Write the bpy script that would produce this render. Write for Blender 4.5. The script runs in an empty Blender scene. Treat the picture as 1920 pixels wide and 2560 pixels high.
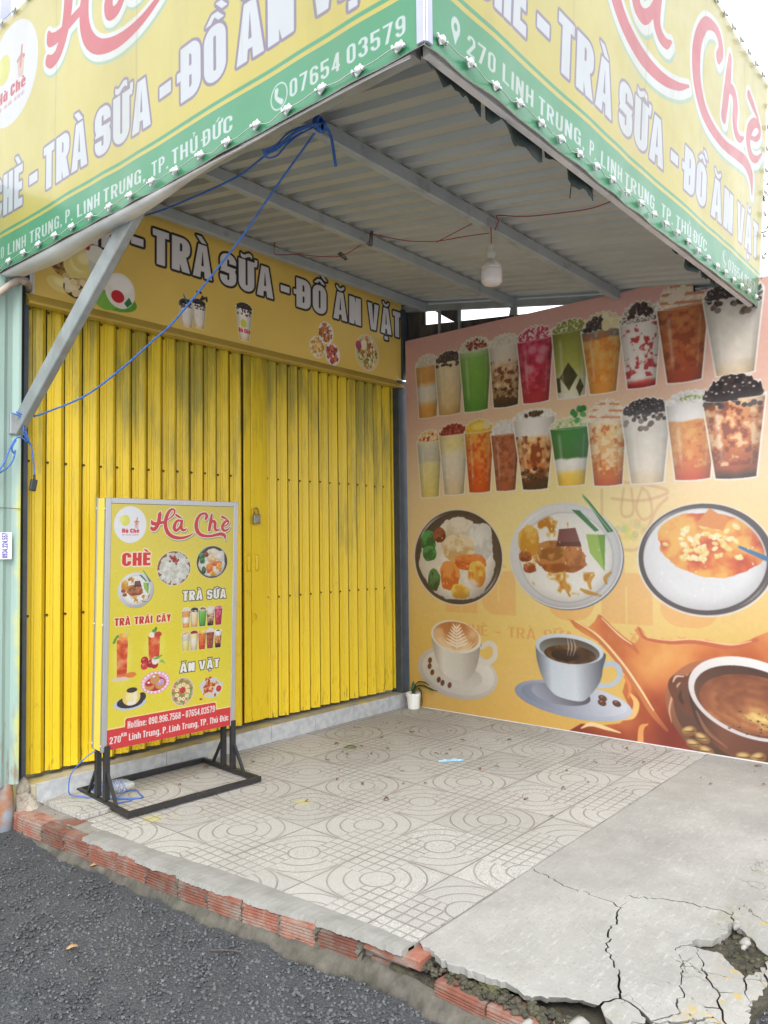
import bpy, bmesh, math, random
import numpy as np
from mathutils import Vector, Matrix, Euler

random.seed(7)
rng = np.random.default_rng(7)
S = bpy.context.scene
COL = S.collection
R = math.radians

# ------------------------------------------------------------------ camera
cam_data = bpy.data.cameras.new('camera')
cam = bpy.data.objects.new('camera', cam_data)
COL.objects.link(cam)
S.camera = cam
CAM = Vector((-4.775, -3.835, 1.275))
YAW, PITCH, ROLL = 0.8637, 0.0393, -0.01137
f_ = Vector((math.sin(YAW)*math.cos(PITCH), math.cos(YAW)*math.cos(PITCH), math.sin(PITCH)))
r_ = Vector((math.cos(YAW), -math.sin(YAW), 0))
u_ = r_.cross(f_)
rr = r_*math.cos(ROLL)+u_*math.sin(ROLL)
uu = -r_*math.sin(ROLL)+u_*math.cos(ROLL)
mw = Matrix((rr, uu, -f_)).transposed().to_4x4()
mw.translation = CAM
cam.matrix_world = mw
cam_data.sensor_fit = 'HORIZONTAL'
cam_data.sensor_width = 36
cam_data.lens = 36*1936/1920
cam_data.clip_start = 0.05
cam_data.clip_end = 500

# ------------------------------------------------------------------ sky, sun, exposure
SUN_EL, SUN_AZ = R(46), R(230)          # azimuth clockwise from +y
W = bpy.data.worlds.new('World')
S.world = W
W.use_nodes = True
wn = W.node_tree
wn.nodes.clear()
sky = wn.nodes.new('ShaderNodeTexSky')
sky.sky_type = 'NISHITA'
sky.sun_disc = False
sky.sun_elevation = SUN_EL
sky.sun_rotation = SUN_AZ
sky.air_density = 2.0
sky.dust_density = 3.0
sky.ozone_density = 1.0
hs = wn.nodes.new('ShaderNodeHueSaturation')
hs.inputs['Saturation'].default_value = 0.25
bgn = wn.nodes.new('ShaderNodeBackground')
bgn.inputs['Strength'].default_value = 0.15
wo = wn.nodes.new('ShaderNodeOutputWorld')
wn.links.new(sky.outputs[0], hs.inputs['Color'])
cloud = wn.nodes.new('ShaderNodeMix'); cloud.data_type = 'RGBA'     # even overcast veil over the clear sky
cloud.inputs[0].default_value = 0.62
cloud.inputs[7].default_value = (5.7, 5.9, 6.1, 1)
wn.links.new(hs.outputs[0], cloud.inputs[6])
wn.links.new(cloud.outputs[2], bgn.inputs['Color'])
wn.links.new(bgn.outputs[0], wo.inputs['Surface'])
sd = bpy.data.lights.new('sun', 'SUN')
sd.energy = 0.8
sd.angle = R(30)
sd.color = (1.0, 0.98, 0.95)
sun = bpy.data.objects.new('sun', sd)
COL.objects.link(sun)
sdir = Vector((math.sin(SUN_AZ)*math.cos(SUN_EL), math.cos(SUN_AZ)*math.cos(SUN_EL), math.sin(SUN_EL)))
sun.rotation_euler = sdir.to_track_quat('Z', 'Y').to_euler()
sun.location = sdir*30
S.view_settings.view_transform = 'Standard'
S.view_settings.look = 'None'
S.view_settings.gamma = 1
S.view_settings.use_curve_mapping = False
S.view_settings.exposure = 1.42
S.cycles.max_bounces = 10
S.cycles.diffuse_bounces = 6
S.cycles.transparent_max_bounces = 16
try:
    S.cycles.use_denoising = True
except Exception:
    pass

# ------------------------------------------------------------------ mesh helpers
class MB:
    def __init__(s):
        s.v, s.f, s.m = [], [], []
    def add(s, vs, fs, M=None, mi=0):
        n = len(s.v)
        for p in vs:
            p = Vector(p)
            s.v.append(tuple(M @ p) if M is not None else tuple(p))
        for f in fs:
            s.f.append([i+n for i in f]); s.m.append(mi)
        return s
    def box(s, c, d, M=None, rot=None, mi=0):
        x, y, z = d[0]/2, d[1]/2, d[2]/2
        vs = [(-x,-y,-z),(x,-y,-z),(x,y,-z),(-x,y,-z),(-x,-y,z),(x,-y,z),(x,y,z),(-x,y,z)]
        T = Matrix.Translation(Vector(c))
        if rot is not None:
            T = T @ Euler(rot).to_matrix().to_4x4()
        if M is not None:
            T = M @ T
        return s.add(vs, [(0,3,2,1),(4,5,6,7),(0,1,5,4),(1,2,6,5),(2,3,7,6),(3,0,4,7)], T, mi)
    def bar(s, a, b, w, h, up=(0,0,1), mi=0):
        a, b = Vector(a), Vector(b)
        d = (b-a); L = d.length; d.normalize()
        up = Vector(up)
        sx = d.cross(up)
        if sx.length < 1e-4:
            sx = d.cross(Vector((1,0,0)))
        sx.normalize(); uz = sx.cross(d)
        vs = []
        for p in (a, b):
            for i, j in ((-1,-1),(1,-1),(1,1),(-1,1)):
                vs.append(p+sx*(i*w/2)+uz*(j*h/2))
        return s.add(vs, [(3,2,1,0),(4,5,6,7),(0,1,5,4),(1,2,6,5),(2,3,7,6),(3,0,4,7)], None, mi)
    def tube(s, pts, r, n=6, mi=0, cap=True):
        pts = [Vector(p) for p in pts]
        rs = r if isinstance(r, (list, tuple)) else [r]*len(pts)
        ref = Vector((0,0,1)); base = len(s.v); N = len(pts)
        prev = None
        for i, p in enumerate(pts):
            d = (pts[min(i+1,N-1)]-pts[max(i-1,0)])
            if d.length < 1e-9: d = Vector((0,0,1))
            d.normalize()
            if prev is None:
                a = d.cross(ref)
                if a.length < 1e-3: a = d.cross(Vector((1,0,0)))
            else:
                a = prev - d*prev.dot(d)
                if a.length < 1e-5: a = d.cross(Vector((1,0,0)))
            a.normalize(); prev = a; b = d.cross(a)
            for k in range(n):
                t = 2*math.pi*k/n
                s.v.append(tuple(p+(a*math.cos(t)+b*math.sin(t))*rs[i]))
        for i in range(N-1):
            for k in range(n):
                k2 = (k+1) % n
                s.f.append([base+i*n+k, base+i*n+k2, base+(i+1)*n+k2, base+(i+1)*n+k]); s.m.append(mi)
        if cap:
            s.f.append([base+k for k in range(n)][::-1]); s.m.append(mi)
            s.f.append([base+(N-1)*n+k for k in range(n)]); s.m.append(mi)
        return s
    def lathe(s, prof, n=16, M=None, mi=0, caps=True):
        base = len(s.v)
        for r, z in prof:
            for k in range(n):
                t = 2*math.pi*k/n
                p = Vector((r*math.cos(t), r*math.sin(t), z))
                s.v.append(tuple(M @ p) if M is not None else tuple(p))
        for i in range(len(prof)-1):
            for k in range(n):
                k2 = (k+1) % n
                s.f.append([base+i*n+k, base+i*n+k2, base+(i+1)*n+k2, base+(i+1)*n+k]); s.m.append(mi)
        if caps:
            s.f.append([base+k for k in range(n)][::-1]); s.m.append(mi)
            s.f.append([base+(len(prof)-1)*n+k for k in range(n)]); s.m.append(mi)
        return s
    def prism(s, poly, z0, z1, M=None, mi=0):
        n = len(poly)
        a = sum(poly[i][0]*poly[(i+1)%n][1]-poly[(i+1)%n][0]*poly[i][1] for i in range(n))
        if a < 0: poly = poly[::-1]
        zz1 = z1 if callable(z1) else (lambda x, y: z1)
        vs = [(p[0],p[1],z0) for p in poly]+[(p[0],p[1],zz1(p[0],p[1])) for p in poly]
        fs = [list(range(n))[::-1], [n+i for i in range(n)]]+[[i,(i+1)%n,n+(i+1)%n,n+i] for i in range(n)]
        return s.add(vs, fs, M, mi)
    def extrude_profile(s, prof, axis, a0, a1, closed=True, mi=0):
        """prof: list of 2D points in the plane normal to axis; extruded from a0 to a1."""
        n = len(prof)
        def P(p, a):
            return {'x': (a,p[0],p[1]), 'y': (p[0],a,p[1]), 'z': (p[0],p[1],a)}[axis]
        vs = [P(p,a0) for p in prof]+[P(p,a1) for p in prof]
        fs = [[i,(i+1)%n,n+(i+1)%n,n+i] for i in range(n if closed else n-1)]
        if closed:
            fs += [list(range(n))[::-1], [n+i for i in range(n)]]
        return s.add(vs, fs, None, mi)
    def build(s, name, mat, parent=None, smooth=False, bevel=0, seg=1, recalc=True):
        me = bpy.data.meshes.new(name)
        me.from_pydata(s.v, [], s.f)
        mats = mat if isinstance(mat, (list, tuple)) else [mat]
        for m in mats: me.materials.append(m)
        if len(mats) > 1:
            me.polygons.foreach_set('material_index', s.m)
        if recalc:
            bm = bmesh.new(); bm.from_mesh(me)
            bmesh.ops.recalc_face_normals(bm, faces=bm.faces)
            bm.to_mesh(me); bm.free()
        if smooth:
            me.polygons.foreach_set('use_smooth', [True]*len(me.polygons))
        me.update()
        return link(name, me, parent, bevel, seg)

def link(name, me, parent=None, bevel=0, seg=1):
    o = bpy.data.objects.new(name, me)
    COL.objects.link(o)
    if parent is not None: o.parent = parent
    if bevel:
        b = o.modifiers.new('bevel', 'BEVEL'); b.width = bevel; b.segments = seg
        b.limit_method = 'ANGLE'; b.angle_limit = R(40)
    return o

def smooth_angle(o, deg=40):
    me = o.data
    me.polygons.foreach_set('use_smooth', [True]*len(me.polygons))
    try:
        me.set_sharp_from_angle(angle=R(deg))
    except Exception:
        pass
    return o

def tag(o, label=None, cat=None, group=None, kind=None):
    if label: o['label'] = label
    if cat: o['category'] = cat
    if group: o['group'] = group
    if kind: o['kind'] = kind
    return o

def thing(name, label, cat, loc=(0,0,0), rot=(0,0,0), group=None):
    o = bpy.data.objects.new(name, None)
    o.empty_display_size = 0.1
    COL.objects.link(o)
    o.location = loc; o.rotation_euler = rot
    return tag(o, label, cat, group)

def catmull(pts, n=8):
    P = [Vector(p) for p in pts]
    P = [P[0]*2-P[1]]+P+[P[-1]*2-P[-2]]
    out = []
    for i in range(1, len(P)-2):
        for k in range(n):
            t = k/n
            a, b, c, d = P[i-1], P[i], P[i+1], P[i+2]
            out.append(0.5*((2*b)+(c-a)*t+(2*a-5*b+4*c-d)*t*t+(3*b-a-3*c+d)*t**3))
    out.append(P[-2])
    return out

# ------------------------------------------------------------------ node helpers
class N:
    """socket wrapper with arithmetic"""
    nt = None
    def __init__(s, sock): s.s = sock
    @staticmethod
    def lift(x):
        return x
    @staticmethod
    def op(o, *a, clamp=False):
        n = N.nt.nodes.new('ShaderNodeMath'); n.operation = o; n.use_clamp = clamp
        for i, x in enumerate(a):
            if isinstance(x, N): N.nt.links.new(x.s, n.inputs[i])
            else: n.inputs[i].default_value = x
        return N(n.outputs[0])
    def __add__(s, o): return N.op('ADD', s, o)
    def __radd__(s, o): return N.op('ADD', o, s)
    def __sub__(s, o): return N.op('SUBTRACT', s, o)
    def __rsub__(s, o): return N.op('SUBTRACT', o, s)
    def __mul__(s, o): return N.op('MULTIPLY', s, o)
    def __rmul__(s, o): return N.op('MULTIPLY', o, s)
    def __truediv__(s, o): return N.op('DIVIDE', s, o)
    def floor(s): return N.op('FLOOR', s)
    def abs(s): return N.op('ABSOLUTE', s)
    def lt(s, o): return N.op('LESS_THAN', s, o)
    def gt(s, o): return N.op('GREATER_THAN', s, o)
    def min(s, o): return N.op('MINIMUM', s, o)
    def max(s, o): return N.op('MAXIMUM', s, o)
    def sqrt(s): return N.op('SQRT', s)
def nnode(t, **kw):
    n = N.nt.nodes.new(t)
    for k, v in kw.items():
        if k.startswith('_'): setattr(n, k[1:], v)
        else: n.inputs[k.replace('__', ' ')].default_value = v
    return n
def maprange(x, a, b, c=0.0, d=1.0, smooth=False):
    n = N.nt.nodes.new('ShaderNodeMapRange')
    if smooth: n.interpolation_type = 'SMOOTHSTEP'
    N.nt.links.new(x.s, n.inputs[0])
    for i, v in enumerate((a,b,c,d)): n.inputs[i+1].default_value = v
    return N(n.outputs[0])
def noise(vec, scale, detail=4, rough=0.55, dist=0.0):
    n = nnode('ShaderNodeTexNoise', Scale=scale, Detail=detail, Roughness=rough, Distortion=dist)
    if vec is not None: N.nt.links.new(vec, n.inputs['Vector'])
    return N(n.outputs['Fac'])
def mixc(fac, a, b, mode='MIX'):
    n = N.nt.nodes.new('ShaderNodeMix'); n.data_type = 'RGBA'; n.blend_type = mode
    for sock, x in ((n.inputs[0], fac), (n.inputs[6], a), (n.inputs[7], b)):
        if isinstance(x, N): N.nt.links.new(x.s, sock)
        elif isinstance(x, (tuple, list)): sock.default_value = (*x[:3], 1)
        else: sock.default_value = x
    return N(n.outputs[2])
def newmat(name):
    m = bpy.data.materials.new(name); m.use_nodes = True
    N.nt = m.node_tree
    b = m.node_tree.nodes['Principled BSDF']
    return m, b
def lk(a, sock):
    N.nt.links.new(a.s if isinstance(a, N) else a, sock)
def addbump(b, h, strength=0.3, dist=0.01):
    n = nnode('ShaderNodeBump', Strength=strength, Distance=dist)
    lk(h, n.inputs['Height']); N.nt.links.new(n.outputs[0], b.inputs['Normal'])
def coords(kind='Object'):
    return N.nt.nodes.new('ShaderNodeTexCoord').outputs[kind]
def position():
    return N.nt.nodes.new('ShaderNodeNewGeometry').outputs['Position']
def scaled(vec, sx, sy, sz):
    n = N.nt.nodes.new('ShaderNodeMapping'); N.nt.links.new(vec, n.inputs[0])
    n.inputs['Scale'].default_value = (sx, sy, sz)
    return n.outputs[0]
def mat(name, c1, c2=None, scale=6, rough=0.6, bump=0.0, bscale=None, metal=0.0, spec=0.5, detail=5, lo=0.35, hi=0.65,
        dirt=None, dscale=2.0, dlo=0.5, dhi=0.75, stretch=None, world=False, bdist=0.005, coat=0.0, rvar=0.0, rnd=0.0):
    m, b = newmat(name)
    v = position() if world else coords()
    if stretch: v = scaled(v, *stretch)
    c2 = c2 or tuple(x*0.82 for x in c1)
    nz = noise(v, scale, detail)
    c = mixc(maprange(nz, lo, hi), c1, c2)
    if dirt:
        d = noise(v, dscale, 6, 0.65)
        c = mixc(maprange(d, dlo, dhi), c, dirt)
    if rnd:
        oi = N.nt.nodes.new('ShaderNodeObjectInfo').outputs['Random']
        h = N.nt.nodes.new('ShaderNodeHueSaturation')
        lk(c, h.inputs['Color']); lk(maprange(N(oi), 0, 1, 1-rnd, 1+rnd), h.inputs['Value'])
        c = N(h.outputs[0])
    lk(c, b.inputs['Base Color'])
    b.inputs['Roughness'].default_value = rough
    if rvar:
        lk(maprange(nz, 0.3, 0.7, rough-rvar, rough+rvar), b.inputs['Roughness'])
    b.inputs['Metallic'].default_value = metal
    b.inputs['Specular IOR Level'].default_value = spec
    b.inputs['Coat Weight'].default_value = coat
    if bump:
        addbump(b, noise(v, bscale or scale*4, 6, 0.6), bump, bdist)
    return m
# ------------------------------------------------------------------ print shop: paints flat print (posters, banners) into images
def hexc(c):
    return np.array([c[0]/255, c[1]/255, c[2]/255]) if max(c) > 1.5 else np.array(c)
def hash2(i, j, seed):
    h = np.sin(i*127.1+j*311.7+seed*74.7)*43758.5453
    return h-np.floor(h)
def vnoise(X, Y, sc, seed=0):
    x, y = X*sc, Y*sc
    i, j = np.floor(x), np.floor(y)
    fx, fy = x-i, y-j
    fx = fx*fx*(3-2*fx); fy = fy*fy*(3-2*fy)
    a, b = hash2(i,j,seed), hash2(i+1,j,seed)
    c, d = hash2(i,j+1,seed), hash2(i+1,j+1,seed)
    return (a*(1-fx)+b*fx)*(1-fy)+(c*(1-fx)+d*fx)*fy
def fbm(X, Y, sc, seed=0, o=4):
    t, a, n = 0, 0.5, 0
    for k in range(o):
        t = t+a*vnoise(X, Y, sc*2**k, seed+k*13); n += a; a *= 0.5
    return t/n
def sstep(x, a, b):
    t = np.clip((x-a)/(b-a), 0, 1)
    return t*t*(3-2*t)
def lerpc(t, stops):
    """piecewise colour ramp; stops = [(t, rgb)]"""
    ts = [q[0] for q in stops]
    cs = np.array([hexc(q[1]) for q in stops])
    return np.stack([np.interp(t, ts, cs[:,k]) for k in range(3)], -1)

class Cv:
    def __init__(s, w, h, ppm, bg):
        s.w, s.h, s.ppm = w, h, ppm
        s.W, s.H = int(round(w*ppm)), int(round(h*ppm))
        s.a = np.empty((s.H, s.W, 3)); s.a[:] = hexc(bg)
    def reg(s, u0, v0, u1, v1, ss=2):
        i0, i1 = max(0, int(u0*s.ppm)-1), min(s.W, int(u1*s.ppm)+2)
        j0, j1 = max(0, int(v0*s.ppm)-1), min(s.H, int(v1*s.ppm)+2)
        if i1 <= i0 or j1 <= j0: return None
        x = (np.arange((i1-i0)*ss)+0.5)/ss+i0
        y = (np.arange((j1-j0)*ss)+0.5)/ss+j0
        X, Y = np.meshgrid(x/s.ppm, y/s.ppm)
        return (i0,i1,j0,j1,ss), X, Y
    def comp(s, rg, rgb, al):
        i0,i1,j0,j1,ss = rg
        h, w = j1-j0, i1-i0
        al = np.broadcast_to(al, (h*ss, w*ss)).astype(float)
        A = al.reshape(h,ss,w,ss).mean((1,3))[...,None]
        rgb = np.asarray(rgb, float)
        if rgb.ndim == 1: C = rgb
        else:
            C = (rgb*al[...,None]).reshape(h,ss,w,ss,3).mean((1,3))/np.maximum(A,1e-6)
        d = s.a[j0:j1,i0:i1]
        s.a[j0:j1,i0:i1] = d*(1-A)+C*A
    def draw(s, box, fn, color=None, alpha=1.0, ss=2):
        """fn(X,Y) -> mask or (rgb, mask)"""
        q = s.reg(*box, ss)
        if q is None: return
        rg, X, Y = q
        r = fn(X, Y)
        if isinstance(r, tuple): s.comp(rg, r[0], r[1]*alpha)
        else: s.comp(rg, hexc(color), r*alpha)
    def rect(s, u0, v0, u1, v1, color, alpha=1.0):
        s.draw((u0,v0,u1,v1), lambda X,Y: ((X>=u0)&(X<=u1)&(Y>=v0)&(Y<=v1)), color, alpha)
    def ell(s, cx, cy, rx, ry, color, alpha=1.0, rot=0.0, soft=0.0, ss=2):
        m = max(rx, ry)*(1+soft)
        c, sn = math.cos(rot), math.sin(rot)
        def fn(X, Y):
            x, y = (X-cx)*c+(Y-cy)*sn, -(X-cx)*sn+(Y-cy)*c
            d = np.sqrt((x/rx)**2+(y/ry)**2)
            return sstep(-d, -1-soft, -1+soft) if soft else (d <= 1)
        s.draw((cx-m,cy-m,cx+m,cy+m), fn, color, alpha, ss)
    def poly(s, pts, color, alpha=1.0, ss=2, fn=None):
        P = np.array(pts)
        def f(X, Y):
            m = inpoly(X, Y, P)
            return (fn(X,Y), m) if fn else m
        s.draw((P[:,0].min(),P[:,1].min(),P[:,0].max(),P[:,1].max()), f, color, alpha, ss)
    def stroke(s, pts, widths, color, alpha=1.0, n=10, sx=1.0, sy=1.0):
        """variable-width brush stroke along a smooth path"""
        Lp = sum(math.hypot(pts[i+1][0]-pts[i][0], pts[i+1][1]-pts[i][1]) for i in range(len(pts)-1))
        n = int(min(90, max(n, Lp/max(len(pts)-1,1)/max(.0012, .30*max(widths)*min(sx,sy), .5*min(widths)))))
        pp = catmull([(p[0],p[1],0) for p in pts], n)
        ws = np.interp(np.linspace(0,1,len(pp)), np.linspace(0,1,len(widths)), widths)
        xs = np.array([p.x for p in pp]); ys = np.array([p.y for p in pp])
        m = max(ws)
        q = s.reg(xs.min()-m*sx, ys.min()-m*sy, xs.max()+m*sx, ys.max()+m*sy, 2)
        if q is None: return
        rg, X, Y = q
        s.comp(rg, hexc(color), stroke_mask(X, Y, xs, ys, ws, sx, sy)*alpha)
    def speck(s, n, box, r, colors, alpha=1.0, seed=0, mask=None):
        g = np.random.default_rng(seed)
        for k in range(n):
            x, y = g.uniform(box[0],box[2]), g.uniform(box[1],box[3])
            if mask is not None and not mask(x, y): continue
            q = g.uniform(r[0], r[1])
            s.ell(x, y, q, q*g.uniform(0.7,1.0), colors[k % len(colors)], alpha, g.uniform(0,3))
    def image(s, name):
        img = bpy.data.images.new(name, s.W, s.H, alpha=False)
        px = np.ones((s.H, s.W, 4), np.float32)
        px[...,:3] = np.clip(s.a, 0, 1)
        img.pixels.foreach_set(px.ravel())
        img.update(); img.pack()
        return img
def inpoly(X, Y, P):
    m = np.zeros(X.shape, bool)
    n = len(P)
    for i in range(n):
        x0, y0 = P[i]; x1, y1 = P[(i+1) % n]
        if y0 == y1: continue
        c = ((Y >= y0) != (Y >= y1)) & (X < (x1-x0)*(Y-y0)/(y1-y0)+x0)
        m ^= c
    return m
def stroke_mask(X, Y, xs, ys, ws, sx=1.0, sy=1.0):
    m = np.zeros(X.shape, bool)
    x0, dx = X[0,0], X[0,1]-X[0,0]
    y0, dy = Y[0,0], Y[1,0]-Y[0,0]
    for x, y, w in zip(xs, ys, ws):
        i0, i1 = int((x-w*sx-x0)/dx)-1, int((x+w*sx-x0)/dx)+2
        j0, j1 = int((y-w*sy-y0)/dy)-1, int((y+w*sy-y0)/dy)+2
        i0, j0 = max(i0,0), max(j0,0)
        if i1 <= i0 or j1 <= j0: continue
        a, b = X[j0:j1,i0:i1], Y[j0:j1,i0:i1]
        m[j0:j1,i0:i1] |= ((a-x)/sx)**2+((b-y)/sy)**2 <= w*w
    return m
def dilate(A, r):
    """A float alpha; grow by r pixels (disc)"""
    out = A.copy()
    H_, W_ = A.shape
    k = int(math.ceil(r))+1
    P = np.pad(A, k)
    offs = set()
    for rad in ([r] if r < 2 else [r, r*0.55]):
        for q in range(20):
            t = 2*math.pi*q/20
            offs.add((int(round(rad*math.cos(t))), int(round(rad*math.sin(t)))))
    for dx, dy in offs:
        out = np.maximum(out, P[k+dy:k+dy+H_, k+dx:k+dx+W_])
    return out

# ---- heavy grotesque capitals, numerals and a few small letters; unit cap height, s = stem, t = bar
def RRm(x, y, x0, y0, x1, y1, r):
    cx, cy, hx, hy = (x0+x1)/2, (y0+y1)/2, (x1-x0)/2, (y1-y0)/2
    r = min(r, hx, hy)
    dx, dy = np.abs(x-cx)-hx+r, np.abs(y-cy)-hy+r
    return (np.hypot(np.maximum(dx,0), np.maximum(dy,0))+np.minimum(np.maximum(dx,dy),0)) <= r
def Bx(x, y, x0, y0, x1, y1): return (x>=x0)&(x<=x1)&(y>=y0)&(y<=y1)
def band(x, y, x0, y0, x1, y1, hw):
    lo, hi = min(y0,y1), max(y0,y1)
    return (y>=lo)&(y<=hi)&(np.abs(x-(x0+(x1-x0)*(y-y0)/(y1-y0)))<=hw)
def ringm(x, y, x0, y0, x1, y1, s, t, r=0.27):
    return RRm(x,y,x0,y0,x1,y1,r) & ~RRm(x,y,x0+s,y0+t,x1-s,y1-t,max(r-s*0.75,0.04))
BASE = {'À':'A','Á':'A','Â':'A','Ă':'A','Ặ':'A','È':'E','Ữ':'U','Ứ':'U','Ủ':'U','Ư':'U','Ồ':'O','à':'a','è':'e','ủ':'u','ứ':'u'}
MARKS = {'À':['g'],'Á':['a'],'Â':['c'],'Ă':['b'],'Ặ':['b','d'],'È':['g'],'Ữ':['t','h'],'Ứ':['a','h'],'Ủ':['k'],'Ồ':['c','G'],'à':['g'],'è':['g'],'ủ':['k'],'ứ':['a','h']}
WID = {'I':0.0,'.':0.0,',':0.0,':':0.0,'-':0.34,' ':0.26,'M':0.8,'i':0.0,'l':0.0,'t':0.36,'r':0.36,'1':0.34}
def gw(ch, s):
    b = BASE.get(ch, ch)
    if b in ('I','.',',',':','i','l'): return s
    if b in WID: return WID[b]
    if b in 'AV': return 0.40+s*0.95
    if b in 'YK': return 0.36+s*0.9
    if b in 'LEFT': return 0.30+s*0.75
    if b == 'c': return 0.28+s*0.8
    return 0.32+s*1.0
def glyph(ch, x, y, s, t):
    b = BASE.get(ch, ch); w = gw(ch, s); h = w/2
    xh = 0.74
    if b == 'A':
        o = (np.abs(x-h) <= s*0.55+(h-s*0.55)*(1-y)) & (y>=0)&(y<=1)
        hole = (np.abs(x-h) <= (h-s*1.0)*(1-y/0.83)) & (y<0.83)
        return o & ~(hole & ~((y>0.19)&(y<0.19+t*0.9)))
    if b == 'V':
        yy = 1-y
        o = (np.abs(x-h) <= s*0.55+(h-s*0.55)*(1-yy)) & (yy>=0)&(yy<=1)
        return o & ~((np.abs(x-h) <= (h-s*1.0)*(1-yy/0.80)) & (yy<0.80))
    if b == 'N': return Bx(x,y,0,0,s,1)|Bx(x,y,w-s,0,w,1)|band(x,y,s*.52,1,w-s*.52,0,s*.52)
    if b == 'H': return Bx(x,y,0,0,s,1)|Bx(x,y,w-s,0,w,1)|Bx(x,y,0,.5-t*.55,w,.5+t*.55)
    if b == 'E': return Bx(x,y,0,0,s,1)|Bx(x,y,0,0,w,t)|Bx(x,y,0,1-t,w,1)|Bx(x,y,0,.5-t*.5,w*.93,.5+t*.5)
    if b == 'T': return Bx(x,y,h-s/2,0,h+s/2,1)|Bx(x,y,0,1-t,w,1)
    if b == 'L': return Bx(x,y,0,0,s,1)|Bx(x,y,0,0,w,t)
    if b == 'I': return Bx(x,y,0,0,s,1)
    if b in 'PR':
        o = Bx(x,y,0,0,s,1)|(ringm(x,y,-.3,.42,w,1,s,t*.9,.24)&(x>=0))
        if b == 'R': o |= band(x,y,w*.52,.5,w-s*.5,0,s*.52)
        return o
    if b == 'B': return Bx(x,y,0,0,s,1)|((ringm(x,y,-.3,.46,w*.96,1,s,t*.85,.22)|ringm(x,y,-.3,0,w,.54,s,t*.85,.22))&(x>=0))
    if b in 'DĐ':
        o = Bx(x,y,0,0,s,1)|(ringm(x,y,-.4,0,w,1,s,t,.26)&(x>=0))
        if b == 'Đ': o |= Bx(x,y,-.11,.5-t*.45,s+.10,.5+t*.45)
        return o
    if b == 'U': return (RRm(x,y,0,0,w,1.7,.27)&~RRm(x,y,s,t,w-s,2,.12))&(y<=1)
    if b in 'O0': return ringm(x,y,0,0,w,1,s,t)
    if b == 'C': return ringm(x,y,0,0,w,1,s,t)&~((x>w*.5)&(y>.36)&(y<.64))
    if b == 'G': return (ringm(x,y,0,0,w,1,s,t)&~((x>w*.5)&(y>.52)&(y<.66)))|Bx(x,y,w*.52,.40,w,.40+t*.8)|Bx(x,y,w-s*.6,0,w,.45)
    if b == 'S':
        up = ringm(x,y,0,.5-t*.55,w,1,s,t*.95,.25)&~((x>w*.5)&(y<.69)&(y>.5+t*.5))
        dn = ringm(x,y,0,0,w,.5+t*.55,s,t*.95,.25)&~((x<w*.5)&(y>.31)&(y<.5-t*.5))
        return (up&~((x>w*.5)&(y<.5)&(y>.5+t)))|dn
    if b == 'Y': return band(x,y,s*.5,1,h,.42,s*.52)|band(x,y,w-s*.5,1,h,.42,s*.52)|Bx(x,y,h-s/2,0,h+s/2,.46)
    if b == 'K': return Bx(x,y,0,0,s,1)|band(x,y,s*.9,.42,w-s*.55,1,s*.55)|band(x,y,s*1.1,.62,w-s*.5,0,s*.55)
    if b == '-': return Bx(x,y,0,.36,w,.36+t*1.15)
    if b == '.': return Bx(x,y,0,0,s,t)
    if b == ',': return Bx(x,y,0,0,s,t)|band(x,y,s*.7,0,s*.3,-.14,s*.25)
    if b == ':': return Bx(x,y,0,0,s,t)|Bx(x,y,0,.5,s,.5+t)
    if b == '1': return Bx(x,y,w-s,0,w,1)|band(x,y,w*.1,.72,w-s*.4,.95,s*.4)
    if b == '2': return (ringm(x,y,0,.40,w,1,s,t,.26)&((y>.70)|((x>w*.5)&(y>.55))))|band(x,y,s*.55,.1,w-s*.5,.62,s*.55)|Bx(x,y,0,0,w,t)
    if b == '3':
        up = ringm(x,y,0,.5-t*.5,w,1,s,t,.24); dn = ringm(x,y,0,0,w,.5+t*.5,s,t,.24)
        return (up|dn)&~((x<w*.45)&(y>.27)&(y<.73))
    if b == '4': return Bx(x,y,w-s*1.35,0,w-s*.35,1)|Bx(x,y,0,.2,w,.2+t)|band(x,y,s*.4,.2,w-s*.95,1,s*.45)
    if b == '5': return (ringm(x,y,0,0,w,.64,s,t,.25)&~((x<w*.5)&(y>.28)&(y<.46)))|Bx(x,y,0,.47,s*.95,1)|Bx(x,y,0,1-t,w*.95,1)
    if b == '6': return ringm(x,y,0,0,w,.62,s,t,.25)|(ringm(x,y,0,0,w,1,s,t)&((x<w*.5)|(y>.74)))
    if b == '9': return ringm(x,y,0,.38,w,1,s,t,.25)|(ringm(x,y,0,0,w,1,s,t)&((x>w*.5)|(y<.26)))
    if b == '7': return Bx(x,y,0,1-t,w,1)|band(x,y,w*.36,0,w-s*.5,1-t*.5,s*.5)
    if b == '8': return ringm(x,y,0,0,w,.54,s,t*.9,.24)|ringm(x,y,w*.04,.46,w*.96,1,s,t*.9,.22)
    if b == 'o': return ringm(x,y,0,0,w,xh,s,t*.85,.25)
    if b == 'a': return ringm(x,y,0,0,w,xh,s,t*.85,.25)|Bx(x,y,w-s,0,w,xh)
    if b == 'e': return (ringm(x,y,0,0,w,xh,s,t*.85,.25)&~((x>w*.5)&(y>.22)&(y<.34)))|Bx(x,y,s*.5,.34,w,.34+t*.7)
    if b == 'c': return ringm(x,y,0,0,w,xh,s,t*.85,.25)&~((x>w*.55)&(y>.26)&(y<.48))
    if b in 'nh': return Bx(x,y,0,0,s,xh if b=='n' else 1)|((RRm(x,y,0,-1,w,xh,.22)&~RRm(x,y,s,-1,w-s,xh-t*.85,.1))&(y>=0))
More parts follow.
